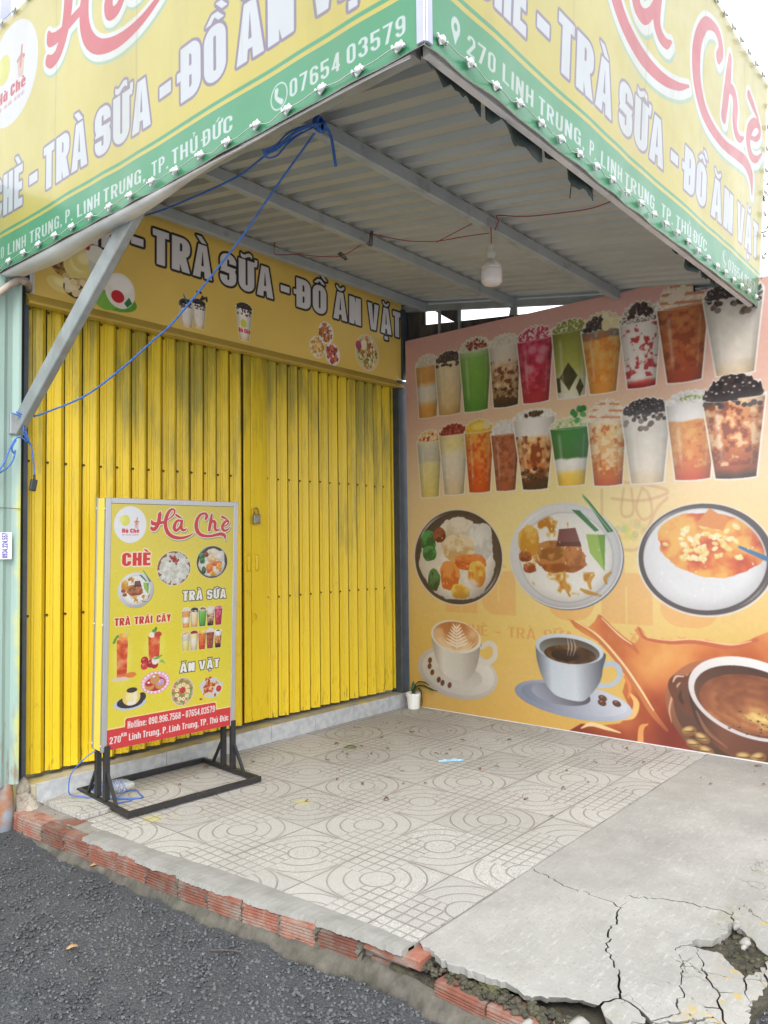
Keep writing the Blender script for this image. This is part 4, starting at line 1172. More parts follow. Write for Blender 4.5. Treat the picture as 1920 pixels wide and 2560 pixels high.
def sheet(name, o0, eu, ev, w, h, nu, nv, mt, parent, depth=None, thick=.003, crop=None):
    """gridded printed sheet with UVs, given thickness; depth(u,v) pushes it along the normal"""
    eu, ev = Vector(eu), Vector(ev); nrm = eu.cross(ev)
    bm = bmesh.new(); uvl = bm.loops.layers.uv.new('UVMap')
    def mk(off):
        return [[bm.verts.new(Vector(o0)+eu*(w*i/nu)+ev*(h*j/nv)+nrm*((depth(w*i/nu,h*j/nv) if depth else 0)+off)) for i in range(nu+1)] for j in range(nv+1)]
    F, B = mk(0), mk(-thick)
    def quad(a, uvs):
        f = bm.faces.new(a)
        for l, q in zip(f.loops, uvs): l[uvl].uv = q
    for j in range(nv):
        for i in range(nu):
            if crop and crop((i+.5)/nu*w, (j+.5)/nv*h): continue
            u = [(i/nu,j/nv),((i+1)/nu,j/nv),((i+1)/nu,(j+1)/nv),(i/nu,(j+1)/nv)]
            quad([F[j][i],F[j][i+1],F[j+1][i+1],F[j+1][i]], u)
            f = bm.faces.new([B[j+1][i],B[j+1][i+1],B[j][i+1],B[j][i]])
            f.material_index = 1
    be = [e for e in bm.edges if len(e.link_faces) == 1]
    # close the rim
    for j in range(nv):
        for a, b_ in ((0,None),(nu,None)):
            v = [F[j][a],F[j+1][a],B[j+1][a],B[j][a]]
            if all(q.link_faces for q in v):
                f = bm.faces.new(v); f.material_index = 1
    for i in range(nu):
        for a in (0, nv):
            v = [F[a][i],F[a][i+1],B[a][i+1],B[a][i]]
            if all(q.link_faces for q in v):
                f = bm.faces.new(v); f.material_index = 1
    loose = [v for v in bm.verts if not v.link_faces]
    bmesh.ops.delete(bm, geom=loose, context='VERTS')
    me = bpy.data.meshes.new(name); bm.to_mesh(me); bm.free()
    for q in (mt if isinstance(mt, (list,tuple)) else [mt]): me.materials.append(q)
    me.polygons.foreach_set('use_smooth', [True]*len(me.polygons))
    try: me.set_sharp_from_angle(angle=R(30))
    except Exception: pass
    return link(name, me, parent)
# ------------------------------------------------------------------ materials
M_galv = mat('galvanised_steel', (.36,.38,.39), (.28,.30,.31), 9, .5, metal=.35, bump=.08, dirt=(.24,.22,.19), dscale=5, dlo=.55, dhi=.8)
M_purlin = mat('purlin_paint', (.38,.41,.43), (.32,.35,.37), 7, .55, metal=.2, bump=.08, dirt=(.20,.19,.17), dscale=6, dlo=.58, dhi=.8)
M_roof = mat('roof_sheet_underside', (.46,.475,.475), (.395,.41,.41), 3, .5, metal=.15, bump=.05, stretch=(1,.35,1), dirt=(.33,.335,.33), dscale=2.5, dlo=.5, dhi=.85)
M_white = mat('white_hem', (.72,.71,.72), (.62,.61,.63), 5, .5, dirt=(.45,.44,.44), dscale=3, dlo=.5, dhi=.8)
M_lav = mat('corner_trim_metal', (.42,.43,.54), (.34,.35,.45), 8, .35, metal=.3, bump=.1)
M_torn = mat('torn_dark_vinyl', (.05,.075,.07), (.025,.04,.04), 14, .6, bump=.2)
M_grout = mat('grout_bed', (.27,.245,.22), (.20,.185,.165), 20, .95, bump=.3)
M_cement = mat('cement_screed', (.27,.265,.25), (.21,.206,.19), 9, .9, bump=.35, bscale=60, dirt=(.20,.19,.17), dscale=7, dlo=.55, dhi=.78, world=True)
M_foot = mat('mortar_footing', (.135,.123,.103), (.065,.058,.048), 14, .95, bump=.8, bscale=40, bdist=.01, dirt=(.07,.07,.05), dscale=6, dlo=.5, dhi=.75, world=True)
M_brick = mat('red_hollow_brick', (.27,.105,.068), (.20,.075,.052), 18, .85, bump=.35, bscale=70, dirt=(.24,.20,.17), dscale=11, dlo=.46, dhi=.66, world=True, rnd=.34)
M_soil = mat('damp_soil', (.075,.065,.045), (.04,.036,.026), 25, .95, bump=1.0, bscale=50, bdist=.02, dirt=(.13,.125,.05), dscale=9, dlo=.55, dhi=.75, world=True)
M_black = mat('black_painted_steel', (.014,.014,.016), (.022,.022,.024), 20, .45, bump=.12, dirt=(.06,.058,.052), dscale=12, dlo=.62, dhi=.8)
M_alu = mat('aluminium_frame', (.42,.43,.45), (.36,.37,.39), 4, .38, metal=.6, stretch=(40,40,1))
M_boxside = mat('yellow_box_side', (.72,.60,.10), (.68,.55,.08), 4, .45, dirt=(.5,.42,.12), dscale=5, dlo=.6, dhi=.85)
M_fasc = mat('fascia_yellow', (.54,.38,.075), (.49,.34,.065), 4, .4, dirt=(.48,.30,.05), dscale=4, dlo=.55, dhi=.85)
M_jamb = mat('dark_door_jamb', (.07,.085,.105), (.05,.06,.075), 10, .5, bump=.1, metal=.2)
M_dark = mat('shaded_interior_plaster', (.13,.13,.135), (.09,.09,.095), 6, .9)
M_wood = mat('weathered_dark_wood', (.10,.085,.075), (.045,.04,.038), 30, .85, stretch=(1,1,.12), bump=.4)
M_led = mat('clear_led_housing', (.52,.54,.54), (.42,.45,.46), 60, .18, spec=.7, coat=.5)
M_lens = mat('led_lens', (.66,.68,.68), (.56,.59,.6), 60, .05, spec=.9, coat=1)
M_wwire = mat('white_wire', (.42,.45,.44), None, 10, .5)
M_dwire = mat('dark_wire', (.03,.04,.045), None, 10, .5)
M_rwire = mat('red_wire', (.34,.035,.04), (.26,.03,.035), 20, .5)
M_blue = mat('blue_nylon_cord', (.045,.16,.52), (.03,.11,.40), 60, .5, bump=.3)
M_bulb = mat('frosted_bulb', (.62,.56,.56), (.57,.52,.51), 12, .35)
M_ceram = mat('dusty_white_bulb_base', (.60,.58,.53), (.42,.40,.35), 14, .5, dirt=(.25,.22,.18), dscale=20, dlo=.55, dhi=.75)
M_pipe = mat('old_pvc_pipe', (.44,.37,.32), (.34,.28,.24), 12, .6, dirt=(.2,.17,.15), dscale=18, dlo=.58, dhi=.75)
M_lock = mat('padlock_steel', (.34,.33,.30), (.22,.21,.19), 40, .4, metal=.7, bump=.2)
M_brass = mat('shackle_brass', (.45,.34,.08), (.30,.22,.06), 30, .4, metal=.6)
M_rivet = mat('painted_rivet', (.70,.42,.05), (.50,.30,.04), 40, .4, metal=.2)
M_rivdark = mat('rusty_rivet_ring', (.06,.04,.02), (.09,.06,.03), 60, .8)
M_pot = mat('white_pot', (.80,.80,.79), (.74,.74,.72), 8, .4, dirt=(.5,.46,.4), dscale=14, dlo=.62, dhi=.8)
M_leafd = mat('plant_leaf', (.035,.085,.035), (.07,.12,.05), 30, .4, stretch=(1,1,1))
M_dry = mat('dry_leaf', (.20,.10,.05), (.12,.055,.03), 60, .8, rnd=.35)
M_tan = mat('tan_leaf', (.50,.32,.16), (.40,.24,.11), 50, .7)
M_greenleaf = mat('green_leaf', (.12,.22,.05), (.08,.16,.04), 40, .5)
M_mossy = mat('mossy_earth', (.10,.09,.062), (.045,.042,.03), 22, .95, bump=1.0, bscale=45, bdist=.02, dirt=(.13,.13,.05), dscale=10, dlo=.5, dhi=.7, world=True)
M_rust = mat('rusty_blue_post', (.24,.27,.31), (.30,.14,.07), 9, .8, lo=.42, hi=.58, bump=.4, world=True)
M_plaster = mat('broken_plaster', (.42,.38,.32), (.27,.24,.20), 14, .95, bump=.9, bscale=35, bdist=.02, world=True, dirt=(.15,.12,.09), dscale=9, dlo=.52, dhi=.7)
M_rock = mat('pale_cement_lump', (.32,.315,.29), (.22,.215,.195), 14, .9, bump=.5, bscale=40, world=True)
M_glassy, b = newmat('clear_pet_plastic')
b.inputs['Base Color'].default_value = (.92,.96,1,1); b.inputs['Roughness'].default_value = .06
b.inputs['Alpha'].default_value = .20; b.inputs['IOR'].default_value = 1.45; b.inputs['Coat Weight'].default_value = 1.0

# shutter paint: fresh yellow sprayed unevenly over older olive paint
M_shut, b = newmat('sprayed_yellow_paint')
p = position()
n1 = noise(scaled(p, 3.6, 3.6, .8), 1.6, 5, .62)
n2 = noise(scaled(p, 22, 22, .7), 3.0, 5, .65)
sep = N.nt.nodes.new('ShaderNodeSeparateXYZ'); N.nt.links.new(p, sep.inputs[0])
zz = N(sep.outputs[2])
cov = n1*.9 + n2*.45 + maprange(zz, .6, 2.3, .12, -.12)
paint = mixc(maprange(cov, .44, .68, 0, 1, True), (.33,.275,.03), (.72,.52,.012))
c = mixc(maprange(noise(scaled(p,30,30,1.2),4,3), .5, .72)*.35, paint, (.60,.34,.012))
c = mixc(maprange(noise(p, 14, 5, .7), .62, .78)*.35, c, (.15,.135,.04))
lk(c, b.inputs['Base Color'])
lk(maprange(n2, .3, .7, .30, .44), b.inputs['Roughness'])
b.inputs['Specular IOR Level'].default_value = .5
rst = maprange(noise(scaled(p,30,30,5),2,4), .58, .66)*maprange(zz, .42, .12)*.7
lk(mixc(rst, c, (.13,.075,.03)), b.inputs['Base Color'])
addbump(b, noise(scaled(p, 8, 8, .5), 6, 3)+noise(p, 5, 3)*.8, .10, .012)

# green corrugated wall with yellow overspray on the returned edge
M_green, b = newmat('pale_green_sheet')
p = position()
sep = N.nt.nodes.new('ShaderNodeSeparateXYZ'); N.nt.links.new(p, sep.inputs[0])
x_, y_, z_ = [N(sep.outputs[i]) for i in range(3)]
base = mixc(maprange(noise(scaled(p,6,6,.6), 3, 5, .6), .35, .7), (.30,.42,.385), (.26,.365,.335))
base = mixc(maprange(noise(p, 7, 5, .7), .60, .75)*.6, base, (.36,.36,.30))
nz = noise(p, 8, 4)
spray = maprange(x_*7.0 + nz*.5, -21.26, -20.98)*maprange(z_, 1.75, 1.45)*maprange(z_, .10, .35)
c = mixc(spray, base, (.62,.56,.02))
stain = maprange(noise(scaled(p,12,12,2), 4, 5), .52, .66)*maprange(z_, .55, .2)
c = mixc(stain, c, (.24,.18,.13))
lk(c, b.inputs['Base Color']); b.inputs['Roughness'].default_value = .5
b.inputs['Metallic'].default_value = .0

# patterned cement tiles: pressed rings in two opposite quarters, pressed squares in the other two
TX, TY, TS = -1.9274, -1.2594, .4
M_tile, b = newmat('pressed_cement_tile')
p = position()
sep = N.nt.nodes.new('ShaderNodeSeparateXYZ'); N.nt.links.new(p, sep.inputs[0])
u = (N(sep.outputs[0])-TX)/TS+40.0
v = (N(sep.outputs[1])-TY)/TS+40.0
iu, iv = u.floor(), v.floor()
fu, fv = u-iu-.5, v-iv-.5
par = N.op('MODULO', iu+iv, 2.0)
sgn = 1.0-par*2.0
rad = (fu*fu+fv*fv).sqrt()*TS
ringq = (fu*fv*sgn).lt(0.0)
big = 1.0
dr = ((rad-.128).abs()).min((rad-.190).abs()) + (1.0-ringq)*big
dc = (rad-.066).abs()
def lined(f):
    g = f*8.0
    return ((g-(g+.5).floor()).abs())*(TS/8.0)
dg = lined(fu).min(lined(fv)) + ringq*big + rad.lt(.066)*big
d = dr.min(dc).min(dg)
edge = ((.5-fu.abs()).min(.5-fv.abs()))*TS
d = d.min(edge)
groove = maprange(d, .0022, .0050, 1, 0, True)
vor = N.nt.nodes.new('ShaderNodeTexVoronoi'); vor.inputs['Scale'].default_value = 210; N.nt.links.new(p, vor.inputs['Vector'])
chips = maprange(N(vor.outputs['Color']), .25, .75)
wn_ = noise(p, 330, 2)
face = mixc(maprange(wn_, .44, .58), (.22,.215,.205), (.55,.54,.51))
face = mixc(maprange(noise(p, 1.6, 5, .65), .38, .68)*.45, face, (.37,.35,.32))
face = mixc(maprange(noise(p, 5, 5, .65), .58, .75)*.35, face, (.25,.23,.205))
def stainblob(x0, y0, r):
    dx = N(sep.outputs[0])-x0; dy = N(sep.outputs[1])-y0
    return maprange((dx*dx+dy*dy).sqrt()+noise(p,30,3)*.06, r+.03, r-.01)
for x0, y0, r in ((-2.70,-.62,.062),(-2.60,-.66,.03),(-2.49,-.73,.02),(-2.10,-1.0,.05),(-2.78,-.40,.03)):
    face = mixc(stainblob(x0,y0,r)*.75, face, (.52,.47,.10))
gc = mixc(maprange(noise(p, 6, 4), .4, .65), (.22,.20,.18), (.29,.27,.245))
c = mixc(groove, face, gc)
oi_ = N(N.nt.nodes.new('ShaderNodeObjectInfo').outputs['Random'])
hv = N.nt.nodes.new('ShaderNodeHueSaturation'); lk(c, hv.inputs['Color']); lk(maprange(oi_, 0, 1, .88, 1.06), hv.inputs['Value'])
c = mixc(maprange(edge, .004, .030, .30, 0)*maprange(noise(p, 4, 3), .40, .62), N(hv.outputs[0]), (.20,.18,.155))
lk(c, b.inputs['Base Color'])
b.inputs['Roughness'].default_value = .8
addbump(b, (1.0-groove)*1.0+wn_*.18, .55, .003)

# scraped concrete
M_conc, b = newmat('scraped_concrete')
p = position()
base = mixc(maprange(noise(p, 2.2, 6, .65), .35, .68), (.345,.338,.318), (.255,.248,.232))
base = mixc(maprange(noise(scaled(p, 9, 40, 10), 2.0, 5, .75), .54, .68)*.50, base, (.47,.46,.44))
base = mixc(maprange(noise(scaled(p, 40, 11, 10), 2.0, 5, .75), .56, .70)*.34, base, (.45,.44,.42))
base = mixc(maprange(noise(p, 40, 4, .7), .60, .72)*.5, base, (.22,.21,.195))
base = mixc(maprange(noise(p, 1.3, 6, .75), .47, .66)*.45, base, (.19,.185,.172))
base = mixc(maprange(noise(p, 90, 3, .7), .58, .68)*.45, base, (.16,.155,.145))
base = mixc(maprange(noise(p, 6, 5, .7), .56, .74)*.35, base, (.25,.235,.20))
sep = N.nt.nodes.new('ShaderNodeSeparateXYZ'); N.nt.links.new(p, sep.inputs[0])
yel = maprange(noise(scaled(p,16,16,16), 1.0, 4, .6), .56, .62)*maprange(N(sep.outputs[1]), -3.0, -3.04)*.8
base = mixc(yel*maprange(noise(p, 40, 3), .40, .55), base, (.40,.28,.04))
mos = maprange(noise(p, 9, 5, .7), .56, .70)*maprange(N(sep.outputs[1]), -2.75, -2.95)*.45
base = mixc(mos, base, (.18,.18,.09))
vo = N.nt.nodes.new('ShaderNodeTexVoronoi'); vo.feature = 'DISTANCE_TO_EDGE'; vo.inputs['Scale'].default_value = 7.5
wv = N.nt.nodes.new('ShaderNodeVectorMath'); wv.operation = 'ADD'
nzv = nnode('ShaderNodeTexNoise', Scale=14.0, Detail=4.0); lk(p, nzv.inputs['Vector'])
sc_ = N.nt.nodes.new('ShaderNodeVectorMath'); sc_.operation = 'SCALE'; sc_.inputs['Scale'].default_value = .10
lk(nzv.outputs['Color'], sc_.inputs[0]); lk(p, wv.inputs[0]); lk(sc_.outputs[0], wv.inputs[1]); lk(wv.outputs[0], vo.inputs['Vector'])
crk = maprange(N(vo.outputs['Distance']), .006, .016, 1, 0)*maprange(N(sep.outputs[1])+noise(p,3,2)*.3, -2.70, -2.78)*maprange(noise(p, 5, 3), .44, .52)
base = mixc(crk*.85, base, (.085,.08,.055))
lk(base, b.inputs['Base Color']); b.inputs['Roughness'].default_value = .85
addbump(b, crk*-2.5+noise(p, 45, 6, .7)+noise(scaled(p,7,60,10),2,4)*.6, .35, .004)

M_bounce_pave = mat('bounce_concrete_paving', (.42,.41,.39), (.34,.33,.31), 1.5, .9, world=True)
# asphalt
M_asph, b = newmat('fresh_asphalt')
p = position()
c = mixc(maprange(noise(p, 160, 3, .6), .36, .66), (.036,.039,.045), (.095,.10,.112))
c = mixc(maprange(noise(p, 3, 5, .65), .45, .7)*.5, c, (.085,.086,.090))
lk(c, b.inputs['Base Color']); b.inputs['Roughness'].default_value = .62
addbump(b, noise(p, 110, 4, .65)+noise(p, 45, 3)*.6, 1.0, .014)
M_stone, b = newmat('asphalt_chippings')
p = position()
nv_ = noise(p, 75, 2)
c = mixc(maprange(nv_, .34, .66), (.022,.024,.029), (.095,.102,.114))
c = mixc(maprange(noise(p, 61, 1), .76, .80), c, (.42,.41,.38))
c = mixc(maprange(noise(p, 1.1, 4, .6), .42, .62)*.5, c, (.10,.102,.105))
c = mixc(maprange(noise(p, 2.6, 5, .7), .58, .72)*.45, c, (.105,.095,.08))
lk(c, b.inputs['Base Color']); b.inputs['Roughness'].default_value = .55

# tiled riser
M_marble = mat('pale_marbled_tile', (.46,.475,.49), (.37,.39,.42), 22, .3, detail=6, lo=.42, hi=.58, dirt=(.62,.58,.42), dscale=5, dlo=.58, dhi=.8, world=True)
M_steptop = mat('stained_step_top', (.40,.37,.29), (.30,.27,.21), 9, .9, bump=.4, world=True, dirt=(.50,.42,.12), dscale=5, dlo=.50, dhi=.68)
# ------------------------------------------------------------------ setting
def kx(y): return float(np.interp(-y, [-.3,.15,.5,1.0,1.25,1.6,1.85,2.1,2.3,2.6,2.95], [-3.07,-3.06,-3.035,-3.0,-2.988,-2.95,-2.92,-2.88,-2.87,-2.885,-2.87]))
def ix(y): return float(np.interp(-y, [0,.55,1.0,1.3,1.55,1.8,2.1,2.3], [-2.93,-2.925,-2.905,-2.86,-2.838,-2.825,-2.81,-2.815]))
def road_z(x, y):
    return -.112 - .012*max(0, min(1, -y-1.0)) + .062*math.exp(-((x+2.15)/.62)**2-((y+3.40)/.36)**2) + .03*math.exp(-((x+3.05)/.2)**2-((y-.1)/.35)**2)
# road: one sheet to the horizon, fine near the camera
gx = list(np.linspace(-80,-6,9))+list(np.linspace(-5.6,-1.2,70))+list(np.linspace(-.8,80,12))
gy = list(np.linspace(-80,-6,9))+list(np.linspace(-5.4,1.0,90))+list(np.linspace(1.6,80,12))
b = MB(); nx = len(gx)
for j, y in enumerate(gy):
    for i, x in enumerate(gx):
        near = -5.5 < x < -1.3 and -5.3 < y < .9
        b.v.append((x, y, road_z(x,y)+(random.uniform(-.004,.004) if near else 0)))
for j in range(len(gy)-1):
    for i in range(nx-1):
        b.f.append([j*nx+i, j*nx+i+1, (j+1)*nx+i+1, (j+1)*nx+i]); b.m.append(0)
road = tag(b.build('road', M_asph, smooth=True), kind='structure')
b = MB(); b.box((-43.2,0,-.14),(74,160,.10)); b.box((37,-43.2,-.14),(86.3,74,.10))  # unseen pale paving, added to bounce light up under the canopy
tag(b.build('bounce_pavement', M_bounce_pave), kind='structure')
# loose-looking chippings rolled into the surface
octv = np.array([(1,0,0),(-1,0,0),(0,1,0),(0,-1,0),(0,0,1),(0,0,-1)], float)
octf = np.array([(0,2,4),(2,1,4),(1,3,4),(3,0,4),(2,0,5),(1,2,5),(3,1,5),(0,3,5)])
K = 38000
xs = rng.uniform(-4.75,-2.30,K); ys = rng.uniform(-3.65,.35,K)
V, F = [], []; cnt = 0
for x, y in zip(xs, ys):
    if y > -2.95 and x > kx(y)-.035-.03*rng.random(): continue
    if y <= -2.95 and x > -2.93+(-2.95-y)*2.6: continue
    d = math.hypot(x+4.775, y+3.835)
    r = rng.uniform(.0035,.0095)
    if d > 3.2 and rng.random() < .3: continue
    a = rng.normal(0,1,(3,3)); q, _ = np.linalg.qr(a)
    P = (octv*rng.uniform(.7,1.25,(6,1))*r) @ q.T
    P[:,2] *= .75
    P += (x, y, road_z(x,y)+.0022)
    V.append(P); F.append(octf+cnt*6); cnt += 1
me = bpy.data.meshes.new('asphalt_chippings')
me.from_pydata(np.concatenate(V).tolist(), [], np.concatenate(F).tolist()); me.materials.append(M_stone)
tag(link('gravel', me), kind='stuff')

# soil bed under slab and kerb
b = MB()
b.prism([(-2.86,-2.2),(0.02,-2.2),(0.02,-3.6),(-1.0,-3.5),(-2.0,-3.22),(-2.45,-3.16),(-2.72,-3.0),(-2.86,-2.75)], -.20, -.065)
soil = tag(b.build('soil_bed', M_soil), kind='structure')
# tiled forecourt
forecourt = thing('tiled_floor', None, None); tag(forecourt, kind='structure')
b = MB(); b.prism([(-2.99,.0),(-2.98,-.6),(-2.91,-1.2),(-2.86,-1.8),(-2.84,-2.262),(0.02,-2.262),(0.02,.0)], -.10, -.0045)
b.build('grout', M_grout, forecourt)
ye = [-.002,-.0594,-.4594,-.8594,-1.2594,-1.6594,-2.0594,-2.2615]
xe = [None]+[-2.7274+.4*k for k in range(7)]+[-.002]
for r_i in range(len(ye)-1):
    for c_i in range(len(xe)-1):
        if c_i == 0 and r_i in (0,1): continue
        y0, y1 = ye[r_i]-.0014, ye[r_i+1]+.0014
        x1 = xe[c_i+1]-.0014
        if c_i == 0: poly = [(ix(y0)+.004,y0),(x1,y0),(x1,y1),(ix(y1)+.004,y1)]
        else: poly = [(xe[c_i]+.0014,y0),(x1,y0),(x1,y1),(xe[c_i]+.0014,y1)]
        a, bb, cc = random.uniform(-.002,.002), random.uniform(-.002,.002), random.uniform(-.0008,.0008)
        mx, my = (poly[0][0]+x1)/2, (y0+y1)/2
        m_ = MB().prism(poly, -.03, lambda x, y, a=a, bb=bb, cc=cc, mx=mx, my=my: cc+a*(x-mx)+bb*(y-my))
        m_.build('tile', M_tile, forecourt, bevel=.0012)
# lifted broken corner tile and cement under it
m_ = MB().prism([(-2.925,-.004),(-2.732,-.004),(-2.728,-.20),(-2.731,-.372),(-2.80,-.377),(-2.872,-.374),(-2.918,-.366),(-2.926,-.18)], -.004, lambda x, y: .024-.012*(-y))
m_.build('tile', M_tile, forecourt, bevel=.002)['label'] = 'lifted corner tile standing proud over the bricks'
m_ = MB().prism([(-2.90,-.40),(-2.735,-.385),(-2.731,-.4585),(-2.89,-.4585)], -.03, -.001); m_.build('tile', M_tile, forecourt, bevel=.001)
# cement strip along the edge
b = MB(); n = 170
for i in range(n+1):
    y = -.585-(2.262-.585)*i/n
    if i == 0: jw, chip = 0.0, 0
    jw = .86*jw+random.uniform(-.0022,.0022)
    if chip > 0: chip -= 1
    elif random.random() < .05: chip, cd = random.randint(2,9), random.uniform(.004,.016)
    jo = jw+(cd if chip > 0 else 0)
    xo, xi = kx(y)-.004+jo, ix(y)
    zt = .004+random.uniform(-.001,.001)
    b.v += [(xo,y,-.014+random.uniform(-.003,.002)),(xo+.006,y,zt-.003),((xo+xi)/2,y,zt),(xi+.003,y,.001),(xi+.003,y,-.03)]
for i in range(n):
    for k in range(4):
        a = i*5+k; b.f.append([a,a+1,a+6,a+5]); b.m.append(0)
    b.f.append([i*5+4,i*5,i*5+5,i*5+9]); b.m.append(0)
b.f += [[0,1,2,3,4],[n*5+4,n*5+3,n*5+2,n*5+1,n*5]]; b.m += [0,0]
tag(b.build('kerb_screed', M_cement, smooth=False), kind='structure')
# mortar footing
b = MB(); n = 330
for i in range(n+1):
    y = .12-(3.12)*i/n
    x = kx(y)
    w1 = .028+.012*math.sin(i*.123)+.006*math.sin(i*.31+1)+.003*math.sin(i*.83)+random.uniform(-.0015,.0015)+.022*max(0,min(1,(-y-.9)))
    zr_ = road_z(x-.05,y)
    b.v += [(x+.06,y,-.075),(x+.004,y,-.078+.004*math.sin(i*.4)),(x-.25*w1,y,-.090+.004*math.sin(i*.27+2)),(x-.65*w1,y,-.103+.004*math.sin(i*.35+1)),(x-w1,y,zr_-.006),(x+.06,y,-.2)]
    b.v[-5] = (b.v[-5][0]+random.uniform(-.003,.003),y,b.v[-5][2]); b.v[-4] = (b.v[-4][0]+random.uniform(-.005,.005),y,b.v[-4][2]+random.uniform(-.004,.004)); b.v[-3] = (b.v[-3][0]+random.uniform(-.006,.006),y,b.v[-3][2]+random.uniform(-.004,.004))
for i in range(n):
    for k in range(5):
        a = i*6+k; b.f.append([a,a+1,a+7,a+6]); b.m.append(0)
tag(b.build('mortar_footing', M_foot, smooth=True), kind='structure')
# brick edging
edging = thing('brick_edging', None, None); tag(edging, kind='structure')
jy = [.03,-.10,-.27,-.45,-.64,-.84,-1.04,-1.246,-1.41,-1.585,-1.76,-1.92,-2.09,-2.33,-2.39,-2.577,-2.76,-2.93]
def brick(y0, y1, x0, x1, z0, z1, depth=.085, ridges=True, broken=False):
    """hollow clay brick lying along the edge: ridged outer face, two bores"""
    d = Vector((x1-x0, y1-y0, 0)); L = d.length; d.normalize()
    nrm = Vector((d.y, -d.x, 0))
    if nrm.x > 0: nrm = -nrm
    prof = []
    nr = 6; hh = z1-z0
    for k in range(nr):
        za = z0+hh*(.06+.88*k/nr); zb_ = z0+hh*(.06+.88*(k+1)/nr)
        o_ = .0045 if ridges else .001
        prof += [(0,za),(0,za+(zb_-za)*.55),(-o_,za+(zb_-za)*.62),(-o_,zb_-(zb_-za)*.07)]
    prof = [(-.003,z0)]+prof+[(-.004,z1),(-depth,z1),(-depth,z0)]
    m_ = MB(); np_ = len(prof)
    for s_ in (0.004, L-.004):
        jit = random.uniform(-.002,.002)
        for a, z in prof:
            q = Vector((x0,y0,0))+d*s_+nrm*(a+.004+jit)
            m_.v.append((q.x,q.y,z))
    for k in range(np_):
        m_.f.append([k,(k+1)%np_,np_+(k+1)%np_,np_+k]); m_.m.append(0)
    m_.f += [list(range(np_))[::-1],[np_+k for k in range(np_)]]; m_.m += [0,0]
    return m_
for k in range(len(jy)-1):
    y0, y1 = jy[k], jy[k+1]
    if abs(y1-y0) < .1: continue
    zt = -.006+random.uniform(-.003,.003) if y0 > -.6 else -.013
    zb_ = -.088
    if k == 12:   # smashed brick: the outer shell has gone
        m_ = brick(y0, y1, kx(y0)+.012, kx(y1)+.012, -.045, -.014, ridges=False); m_.build('brick', M_brick, edging)
        m_ = brick(y0-.03, y1+.10, kx(y0)+.022, kx(y1)+.03, -.088, -.066, ridges=False); m_.build('brick', M_brick, edging)
        continue
    drop = -.03 if k >= 14 else 0
    m_ = brick(y0, y1, kx(y0)+random.uniform(-.003,.003), kx(y1)+random.uniform(-.003,.003), zb_+drop*.5, zt+drop)
    m_.build('brick', M_brick, edging)
for (x, y, rz, z) in ((-2.985,-.22,1.45,-.012),(-2.95,-.33,1.75,-.004),(-2.975,-.47,1.62,-.015),(-2.90,-.52,1.6,-.022)):
    m_ = MB().box((0,0,0), (.165,.08,.05)); o = m_.build('brick', M_brick, edging, bevel=.004)
    o.location = (x,y,z-.025); o.rotation_euler = (random.uniform(-.06,.06),random.uniform(-.06,.06),rz)
b = MB()
for k in range(len(jy)-1):
    y = jy[k+1]
    if k > 11: continue
    for q in range(3):
        b.box((kx(y)+.006+random.uniform(0,.004), y+random.uniform(-.006,.006), -.030-.022*q), (.022,.016,.030), rot=(random.random(),random.random(),random.random()))
for k in range(60):
    y = -random.uniform(.1,.62); b.box((random.uniform(kx(y)+.03,-2.9), y, -.02), (random.uniform(.01,.04),random.uniform(.01,.04),.02), rot=(random.random()*.6,random.random()*.6,random.random()*3))
o = b.build('mortar', M_foot, edging); o['kind'] = 'stuff'

